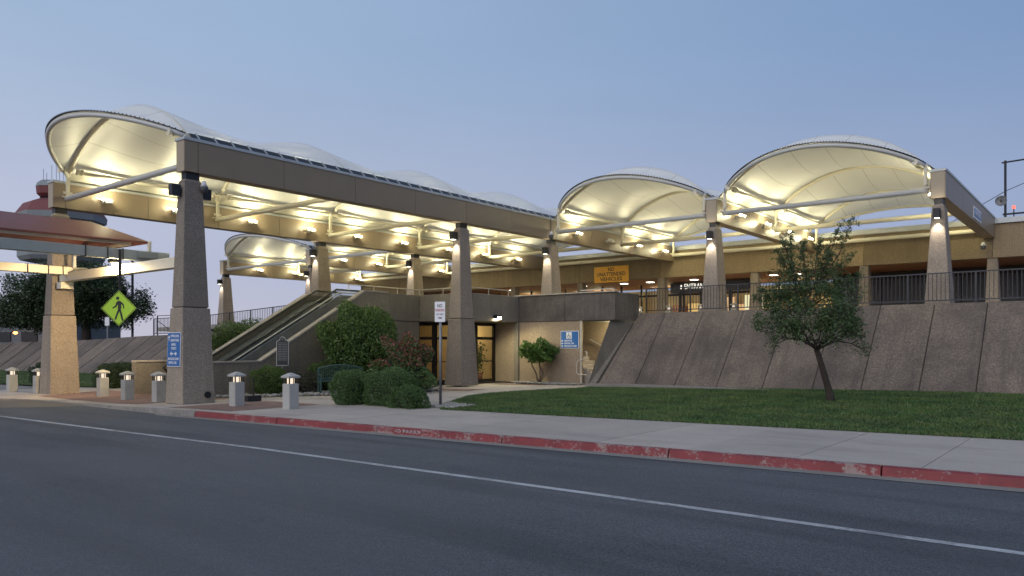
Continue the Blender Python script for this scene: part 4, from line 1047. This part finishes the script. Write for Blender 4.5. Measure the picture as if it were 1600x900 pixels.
for i in range(11):
    z = 1.84 - i * .065
    for a, b in ((-.17, -.03), (-.01, .17)): m.prism([pc + nn * .036 + rt * x + up * zz for x, zz in ((a, z), (b, z), (b, z + .022), (a, z + .022))], nn * .002)
m.build('raised_lettering', 'galvanised', S)
# bench
Bn = thing('bench', 'dark green slatted garden bench with an arched back beside the hedge', 'bench', (0, 0, 0))
def bl_(p, q, a, b, nm, u=(0, 0, 1)): MB().bar(p, q, a, b, u).build(nm, 'bench_green', Bn)
for x in (-.82, .82):
    bl_((x, -.28, 0), (x, -.28, .64), .06, .06, 'leg', (1, 0, 0)); bl_((x, .26, 0), (x, .30, .90), .06, .06, 'leg', (1, 0, 0)); bl_((x, -.34, .65), (x, .28, .65), .07, .035, 'armrest')
    bl_((x, -.28, .36), (x, .26, .36), .04, .06, 'side_rail')
for i in range(5): bl_((-.80, -.27 + i * .12, .43), (.80, -.27 + i * .12, .43), .085, .028, 'seat_slat')
for i in range(23):
    x = -.76 + i * 1.52 / 22; top = .86 + .13 * (1 - (x / .8) ** 2); bl_((x, .265, .47), (x, .31, top), .038, .018, 'back_slat', (1, 0, 0))
MB().tube([(x / 10, .315, .87 + .13 * (1 - (x / 8) ** 2)) for x in range(-8, 9)], .035, 6).build('top_rail', 'bench_green', Bn); bl_((-.82, .27, .50), (.82, .27, .50), .03, .06, 'lower_rail')
Bn.location = (-22.75, 18.35, .02); Bn.rotation_euler = (0, 0, R_(62))
# low rail and box beside the front column
S = thing('utility_box', 'low dark box with a thin hoop rail beside the big front column', 'box', (-21.9, 13.6, 0))
MB().box(-22.05, 13.7, -.02, -21.6, 14.2, .16).build('box', 'dark_metal', S, bevel=.01)
MB().tube([(-22.3, 13.75, -.03), (-22.3, 13.75, .72), (-21.75, 14.0, .72), (-21.75, 14.0, 0)], .025, 6).build('hoop', 'dark_metal', S)

# ------------------------------------------------------------------ maroon canopy over the crossing (runs out of the frame to the left)
K = thing('shade_canopy', 'maroon shade roof on pale box beams at the left edge over the crossing', 'canopy', (-29, 12, 4.5))
def abeam(x, z0, z1, ya, yb, wd, mat, nm='box_beam'):
    MB().box(x - wd, ya, z0, x, yb, z1).build(nm, mat, K, bevel=.01)
abeam(-26.6, 4.70, 5.04, 2, 13.75, .3, 'grey_beam'); abeam(-31.5, 4.46, 4.76, 2, 13.0, .3, 'cream_steel')
MB().box(-32.25, 12.28, 4.22, -23.15, 12.58, 4.56).build('cross_beam', 'cream_steel', K, bevel=.01)
MB().box(-32.3, 12.2, 3.95, -31.9, 12.66, 4.2).build('bracket', 'cream_steel', K)
for y in (10.9, 11.6, 12.1): 
    for x in (-31.5, -26.6):
        MB().box(x - .32, y, 4.44 if x < -30 else 4.68, x + .02, y + .035, 4.78 if x < -30 else 5.06).build('beam_strap', 'beam_core', K)
# roof: ridge near, hips to a point at the right end
ra, rb = Vector((-29.3, 2, 6.25)), Vector((-29.3, 12.2, 6.25))
e1, e2 = Vector((-27.0, 2, 5.35)), Vector((-27.0, 13.25, 5.42)); g1, g2 = Vector((-31.7, 2, 5.35)), Vector((-31.7, 13.0, 5.42))
th = Vector((0, 0, -.05))
def slabp(pts, nm='roof_panel', mat='maroon_metal'):
    m = MB(); k = len(pts); m.add([p for p in pts] + [p + th for p in pts], [tuple(range(k)), tuple(reversed(range(k, 2 * k)))] + [(i, (i + 1) % k, (i + 1) % k + k, i + k) for i in range(k)]); return fix(m.build(nm, mat, K))
slabp([ra, rb, e2, e1]); slabp([ra, g1, g2, rb]); slabp([rb, g2, e2])
MB().bar(e1 - Vector((.2, 0, .1)), e2 - Vector((.2, .6, .1)), .06, .09).build('edge_frame', 'rail_cream', K)
MB().bar(g1 + Vector((.3, 0, -.12)), g2 + Vector((.3, -.6, -.12)), .06, .09).build('edge_frame', 'rail_cream', K)
MB().bar(e2 - Vector((.2, .6, .1)), g2 + Vector((.3, -.6, -.12)), .06, .09).build('edge_frame', 'rail_cream', K)
MB().bar((-27.0, 13.22, 4.95), (-27.0, 13.22, 5.45), .1, .1, (1, 0, 0)).build('corner_post', 'pale_steel', K)
MB().bar((-31.45, 12.5, 4.7), (-31.45, 12.5, 5.4), .1, .1, (1, 0, 0)).build('corner_post', 'pale_steel', K)
MB().tube([(-26.98, 13.2, 5.1), (-26.7, 13.35, 4.9), (-26.55, 13.6, 4.65), (-26.8, 13.4, 4.5)], .012, 5).build('cable', 'dark_metal', K)
MB().box(-26.62, 12.6, 4.78, -26.5, 13.3, 5.0).build('junction_box', 'tower_grey', K, bevel=.01)
F_ = thing('floodlight', 'dazzling floodlight hung under the grey beam left of the crossing sign', 'lamp', (-27.2, 11.5, 4.6))
MB().box(-27.1, 11.83, 4.58, -26.88, 12.17, 4.70).build('housing', 'dark_metal', F_, bevel=.02)
MB().lathe((-26.98, 12.05, 4.53), [(.03, -.09), (.11, -.04), (.11, .03), (.05, .06)], 12).build('lens', 'lamp_glow', F_, smooth=True)
light('POINT', (-26.98, 12.05, 4.40), 90, (1.0, .74, .36), F_, .09); light('SPOT', (-27.05, 12.05, 4.42), 1100, (1.0, .74, .42), F_, .09, (-1, .1, -.42), 100, .7)

# ------------------------------------------------------------------ far things at left
def far(px, py, d): return Vector((0, 0, 1.75)) + FW * d + RT * ((px - 800) * d / 1197) + Vector((0, 0, (540 - py) * d / 1197))
tw = far(97, 540, 120); tw.z = 0
Tw = thing('control_tower', 'grey and dark red octagonal control tower beyond the left column', 'tower', (tw.x, tw.y, 0))
def oct_(prof_, nm, mat, off=(0, 0)): MB().lathe((tw.x + off[0], tw.y + off[1], 0), prof_, 8).build(nm, mat, Tw)
oct_([(5.6, 14.8), (6.0, 15.4), (6.0, 18.6), (5.4, 20.5)], 'lower_deck', 'tower_grey'); oct_([(2.8, 0), (2.6, 14.8)], 'shaft', 'tower_grey')
oct_([(5.2, 20.5), (6.2, 21.1), (6.3, 22.0)], 'upper_deck_ring', 'tower_grey'); oct_([(6.25, 22.02), (5.2, 23.6), (3.8, 24.2)], 'red_roof', 'tower_red')
off = (-1.9 * RT.x, -1.9 * RT.y)
for a in range(8): 
    c_ = Vector((tw.x + off[0] + 1.3 * math.cos(a * .785), tw.y + off[1] + 1.3 * math.sin(a * .785), 0)); MB().bar(c_ + Vector((0, 0, 24.0)), c_ + Vector((0, 0, 25.1)), .2, .2, (1, 0, 0)).build('cab_leg', 'dark_metal', Tw)
oct_([(1.3, 24.9), (1.8, 25.4), (1.9, 26.5)], 'cab', 'tower_red', off); oct_([(1.95, 26.51), (1.75, 27.1), (1.3, 27.5)], 'cab_roof', 'tower_grey', off)
for i, (dx, h) in enumerate(((-1.6, 2.2), (-1.1, 1.6), (-.3, 2.8), (.4, 4.4), (.9, 3.4), (1.5, 2.6))):
    b_ = Vector((tw.x, tw.y, 27.2)) + RT * (dx - 1.3); MB().tube([b_, b_ + Vector((0, 0, h))], .035, 5).build('antenna', 'galvanised', Tw)
p = far(207, 527, 62); S = thing('street_lamp', 'tall dark street lamp post with a box head beyond the ramp', 'lamp', p)
MB().tube([p - Vector((0, 0, 1)), p + Vector((0, 0, 6.4))], .1, 8).build('pole', 'dark_metal', S); MB().obox(p + Vector((0, 0, 5.1)) - RT * .55, RT * .45, (0, .15, 0), (0, 0, .07)).build('lamp_head', 'dark_metal', S)
p = far(168, 528, 56); S = thing('small_sign', 'small pale sign on a thin post at the top of the ramp wall', 'sign', p)
MB().tube([p - Vector((0, 0, .5)), p + Vector((0, 0, 1.6))], .05, 6).build('post', 'galvanised', S); MB().obox(p + Vector((0, 0, 1.2)) - FW * .06, RT * .16, FW * .01, (0, 0, .3)).build('board', 'sign_white', S)
c1 = far(-60, 533, 85); c2 = far(75, 533, 80); S = thing('far_building', 'low dark flat building at the far left under the tree', 'building', c1)
d = (c2 - c1); dn = d.normalized(); bk = Vector((-dn.y, dn.x, 0))
MB().hexa([tuple(c1.xy), tuple(c2.xy), tuple((c2 + bk * 9).xy), tuple((c1 + bk * 9).xy)], .5, 4.3).build('wall', 'far_building_wall', S)
MB().hexa([tuple((c1 - bk * .3).xy), tuple((c2 - bk * .3).xy), tuple((c2 + bk * 9).xy), tuple((c1 + bk * 9).xy)], 4.31, 4.55).build('roof_edge', 'tower_grey', S)
for t in (.2, .5, .8): q = c1.lerp(c2, t) - bk * .06; MB().obox((q.x, q.y, 2.7), dn * 1.2, bk * .05, (0, 0, .5)).build('window', 'dark_metal', S)
p = far(24, 520, 78); S = thing('wall_lamp', 'orange sodium lamp on the low dark building at far left', 'lamp', p)
MB().lathe(p, [(.05, -.14), (.2, -.06), (.2, .06), (.05, .12)], 10).build('lens', 'orange_glow', S); light('POINT', p - bk * .5, 120, (1, .35, .08), S, .2)

# ------------------------------------------------------------------ plants
def blob_pts(c, rad, n, seed, lumps=.16, shell=.55, flat=None, boxy=1.0):
    r = np.random.default_rng(seed); d = r.normal(size=(n, 3)); d /= np.linalg.norm(d, axis=1)[:, None]
    ph = r.uniform(0, 6.28, (6, 3)); fr_ = r.uniform(1.5, 4.5, (6, 3)); k = np.zeros(n)
    for i in range(6): k += np.sin(d @ fr_[i] * 1.6 + ph[i, 0])
    rr_ = (1 + lumps * k / 2.4) * (shell + (1 - shell) * r.random(n) ** .35)
    rr_ *= np.where(r.random(n) < .04, r.uniform(1.02, 1.14, n), 1)
    d = np.sign(d) * np.abs(d) ** boxy
    p = d * rr_[:, None] * np.array(rad); p = p[(p[:, 2] > -rad[2] * .98)]
    if flat: p[:, 2] = np.minimum(p[:, 2], flat)
    return p + np.array(c)
def bush(name, label, c, rad, n, size, mat='bush_leaves', seed=1, lumps=.14, cat='bush', group=None, cluster=0, accents=None):
    r = thing(name, label, cat, (c[0], c[1], 0), group)
    q = np.random.default_rng(seed + 50); P = blob_pts(c, rad, n, seed, lumps, .6, None, .8 if name == 'hedge' else 1.0)
    core = blob_pts(c, tuple(x * .72 for x in rad), 260, seed, lumps, 1.0)
    m = MB(); st = []
    for i in range(9):
        a = i * .7; t = Vector((c[0] + math.cos(a) * rad[0] * .5, c[1] + math.sin(a) * rad[1] * .5, c[2] + rad[2] * .2)); m.tube([(c[0] + math.cos(a) * .06, c[1] + math.sin(a) * .06, -.15), t], [.03, .01], 5)
    m.build('stem', 'bark', r)
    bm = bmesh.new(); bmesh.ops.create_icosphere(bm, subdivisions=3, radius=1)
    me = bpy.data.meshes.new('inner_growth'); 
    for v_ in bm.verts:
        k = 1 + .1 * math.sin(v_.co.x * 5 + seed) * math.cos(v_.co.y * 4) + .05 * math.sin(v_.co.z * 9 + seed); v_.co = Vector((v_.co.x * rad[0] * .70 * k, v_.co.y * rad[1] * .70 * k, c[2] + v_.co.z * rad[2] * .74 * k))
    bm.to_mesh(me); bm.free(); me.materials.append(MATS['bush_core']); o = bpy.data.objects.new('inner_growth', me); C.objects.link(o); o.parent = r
    leaves('foliage', P, size, mat, r, seed)
    if accents:
        A_ = P[(P[:, 2] > c[2] + rad[2] * accents[1])]; A_ = A_[q.random(len(A_)) < accents[2]] + q.normal(size=(1, 3)) * .0
        if len(A_): leaves('red_shoots', A_ + np.array([0, 0, .05]), size * 1.2, accents[0], r, seed + 9, 1.2)
    return r
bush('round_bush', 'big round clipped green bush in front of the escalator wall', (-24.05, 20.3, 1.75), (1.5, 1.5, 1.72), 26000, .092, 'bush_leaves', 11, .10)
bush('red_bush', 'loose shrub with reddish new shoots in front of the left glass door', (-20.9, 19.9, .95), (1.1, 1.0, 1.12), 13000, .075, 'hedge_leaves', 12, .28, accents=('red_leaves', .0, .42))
hg = 'clipped hedge mounds beside the pavement'
bush('hedge', 'leftmost clipped hedge mound in front of the bench', (-18.05, 14.9, .44), (.56, .58, .60), 16000, .036, 'hedge_leaves', 13, .07, 'hedge', hg)
bush('hedge', 'largest clipped hedge mound, in the middle of the front hedge', (-16.8, 15.35, .44), (.90, .66, .64), 24000, .036, 'hedge_leaves', 14, .08, 'hedge', hg)
bush('hedge', 'small low hedge mound beside the no parking sign post', (-15.7, 15.05, .22), (.58, .46, .42), 13000, .034, 'hedge_leaves', 15, .12, 'hedge', hg)
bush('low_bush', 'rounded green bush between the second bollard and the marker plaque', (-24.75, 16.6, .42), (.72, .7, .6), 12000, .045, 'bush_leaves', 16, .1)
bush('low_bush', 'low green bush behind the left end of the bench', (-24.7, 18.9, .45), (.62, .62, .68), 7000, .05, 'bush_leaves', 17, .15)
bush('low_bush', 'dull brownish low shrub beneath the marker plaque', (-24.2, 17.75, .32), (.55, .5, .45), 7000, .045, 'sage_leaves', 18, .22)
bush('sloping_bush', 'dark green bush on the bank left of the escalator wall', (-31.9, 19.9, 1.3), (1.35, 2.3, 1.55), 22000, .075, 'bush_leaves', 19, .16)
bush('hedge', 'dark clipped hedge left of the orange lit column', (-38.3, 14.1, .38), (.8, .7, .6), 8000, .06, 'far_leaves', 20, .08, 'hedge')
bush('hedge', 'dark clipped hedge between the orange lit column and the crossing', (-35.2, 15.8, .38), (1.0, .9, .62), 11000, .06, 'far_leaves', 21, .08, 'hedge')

def grow(m, p, d, L, r, depth, tips, rg, spread=.55, up=.15, kids=(2, 3), shrink=.74, path_n=3):
    pts = [p]; rr_ = [r]; q = p.copy(); dd = d.copy()
    for i in range(path_n):
        dd = (dd + Vector((rg.gauss(0, .12), rg.gauss(0, .12), rg.gauss(0, .08) + up * .2))).normalized(); q = q + dd * L / path_n; pts.append(q.copy()); rr_.append(lerp(r, r * .62, (i + 1) / path_n))
    m.tube(pts, rr_, 6 if r > .02 else 4)
    if depth <= 1: tips += pts[1:]
    if depth == 0: return
    for k in range(rg.randint(*kids)):
        n_ = Vector((rg.gauss(0, 1), rg.gauss(0, 1), rg.gauss(0, .8))).normalized(); nd = (dd + n_ * spread + Vector((0, 0, up))).normalized()
        grow(m, q, nd, L * shrink * rg.uniform(.8, 1.2), r * .62, depth - 1, tips, rg, spread, up, kids, shrink, path_n)
def leafcloud(tips, per, sig, seed, sel=None):
    r = np.random.default_rng(seed); T_ = np.array([tuple(t) for t in tips]); P = np.repeat(T_, per, 0); return P + r.normal(size=P.shape) * sig
# lawn tree: dense lower crown and thin high shoots
tb = Vector((-6.72, 23.45, .08)); TR = thing('lawn_tree', 'young leaning live oak on the right lawn with a dense crown and thin upper shoots', 'tree', tb)
m = MB(); rg = random.Random(21); top = far(1276, 546, 22.2)
trunk = [tb - Vector((0, 0, .1)), tb + Vector((-.03, 0, .25)), tb.lerp(top, .35) + RT * .03, tb.lerp(top, .7) + RT * .02, top]
m.tube(trunk, [.16, .115, .095, .085, .08], 9); tips = []
for k in range(9):
    a = k * .7 + rg.uniform(-.2, .2); dv = Vector((math.cos(a) * .9, math.sin(a) * .9, rg.uniform(.25, 1.0))).normalized(); grow(m, top - Vector((0, 0, .0)), dv, .62, .042, 3, tips, rg, .7, .05, (2, 3), .72)
m.build('trunk', 'bark', TR, smooth=True)
cc_ = far(1262, 480, 22.3); P1 = blob_pts(cc_, (1.36, 1.36, 1.0), 20000, 31, .22, .35)
keep = []
nz = np.random.default_rng(5); cl = P1[nz.integers(0, len(P1), 270)]
P1 = np.concatenate([cl[nz.integers(0, len(cl), 10500)] + nz.normal(size=(10500, 3)) * .075, P1[:1200], leafcloud(tips, 7, .10, 6)])
m = MB(); rg = random.Random(5); tips2 = []
for (px_, py_) in ((1335, 340), (1312, 352), (1222, 372), (1236, 366), (1296, 395), (1330, 400), (1256, 380), (1283, 372), (1212, 392), (1345, 428), (1186, 455), (1180, 468), (1345, 500)):
    e_ = far(px_, py_, 22.3 + rg.uniform(-.5, .5)); s_ = cc_ + Vector((rg.uniform(-.3, .3), rg.uniform(-.3, .3), rg.uniform(-.3, .4)))
    mid = s_.lerp(e_, .55) + Vector((rg.uniform(-.12, .12), rg.uniform(-.12, .12), rg.uniform(.0, .12))); pts = [s_, s_.lerp(mid, .5) + Vector((0, 0, .05)), mid, mid.lerp(e_, .5) + Vector((rg.uniform(-.06, .06), 0, 0)), e_]
    m.tube(pts, [.022, .018, .013, .009, .004], 5)
    for t in range(10, 41):
        q = t / 40; k = min(3, int(q * 4)); b_ = pts[k].lerp(pts[k + 1], q * 4 - k); s2 = .30 * (1.15 - q)
        for _ in range(2):
            e2_ = b_ + Vector((rg.gauss(0, 1), rg.gauss(0, 1), rg.gauss(.3, .8))) * (s2 * .7 + .05); m.tube([b_, e2_], [.005, .002], 3)
            for w_ in (.35, .6, .8, 1): tips2.append(b_.lerp(e2_, w_))
m.build('shoots', 'bark', TR)
P1 = np.concatenate([P1, leafcloud(tips2, 2, .03, 7)]); leaves('crown', P1, .066, 'tree_leaves', TR, 8, .3, .5)
# small multi-stem tree by the entrance wall
tb = Vector((-21.0, 28.35, .02)); TR = thing('small_tree', 'small multi-stem tree with a bright flat-topped crown against the cream wall', 'tree', tb)
m = MB(); tips = []; rg = random.Random(3)
for (px_, py_, r_0) in ((828, 560, .05), (846, 558, .05), (842, 566, .035), (862, 565, .03)):
    e_ = far(px_, py_, 35.0); m.tube([tb + RT * rg.uniform(-.08, .08), tb.lerp(e_, .35) + RT * rg.uniform(-.12, .12), tb.lerp(e_, .7) + RT * rg.uniform(-.08, .08), e_], [r_0, r_0 * .8, r_0 * .65, r_0 * .5], 7)
    for k in range(3): grow(m, e_, Vector((rg.gauss(0, .6), rg.gauss(0, .6), .8)).normalized(), .3, .018, 2, tips, rg, .6, .2)
m.build('trunk', 'pale_bark', TR, smooth=True)
c_ = far(842, 550, 35.0); P = blob_pts(c_, (.80, .75, .50), 3600, 41, .34, .3); P = np.concatenate([P, leafcloud(tips, 5, .07, 4)]); leaves('crown', P, .11, 'topiary_leaves', TR, 5)
# big live oak behind the left columns
tb = far(135, 529, 62); TR = thing('oak_tree', 'big dark spreading oak beyond the ramp wall at the left', 'tree', tb)
m = MB(); tips = []; rg = random.Random(8); fork = tb + Vector((0, 0, 1.6)) - RT * .1
m.tube([tb - Vector((0, 0, .6)), tb + Vector((0, 0, .7)), fork], [.42, .33, .34], 9)
for k in range(11):
    a = k * .57; dv = (RT * math.cos(a) * 1.3 + FW * math.sin(a) * .8 + Vector((0, 0, rg.uniform(.15, .9)))).normalized(); grow(m, fork, dv, 1.75, .15, 3, tips, rg, .6, .08, (2, 3), .74)
m.build('trunk', 'bark', TR, smooth=True)
P = []
for (px_, py_, rx, rz, n_) in ((50, 470, 2.3, 1.7, 9000), (95, 452, 2.9, 1.8, 14000), (140, 448, 2.5, 1.9, 13000), (160, 466, 1.9, 1.7, 8000), (22, 492, 1.6, 1.1, 4500), (115, 488, 2.8, 1.3, 9000), (186, 492, 1.1, 1.1, 3000), (70, 500, 2.2, .9, 5000)):
    c_ = far(px_, py_, 62); b_ = blob_pts(c_, (rx, rx, rz), n_ // 2, int(px_) + 3, .3, .3); q = np.random.default_rng(int(px_)); cl = b_[q.integers(0, len(b_), 200)]
    P.append(cl[q.integers(0, 200, n_ // 2)] + q.normal(size=(n_ // 2, 3)) * .2); P.append(b_)
P.append(leafcloud(tips, 14, .2, 9)); leaves('crown', np.concatenate(P), .17, 'far_leaves', TR, 10)
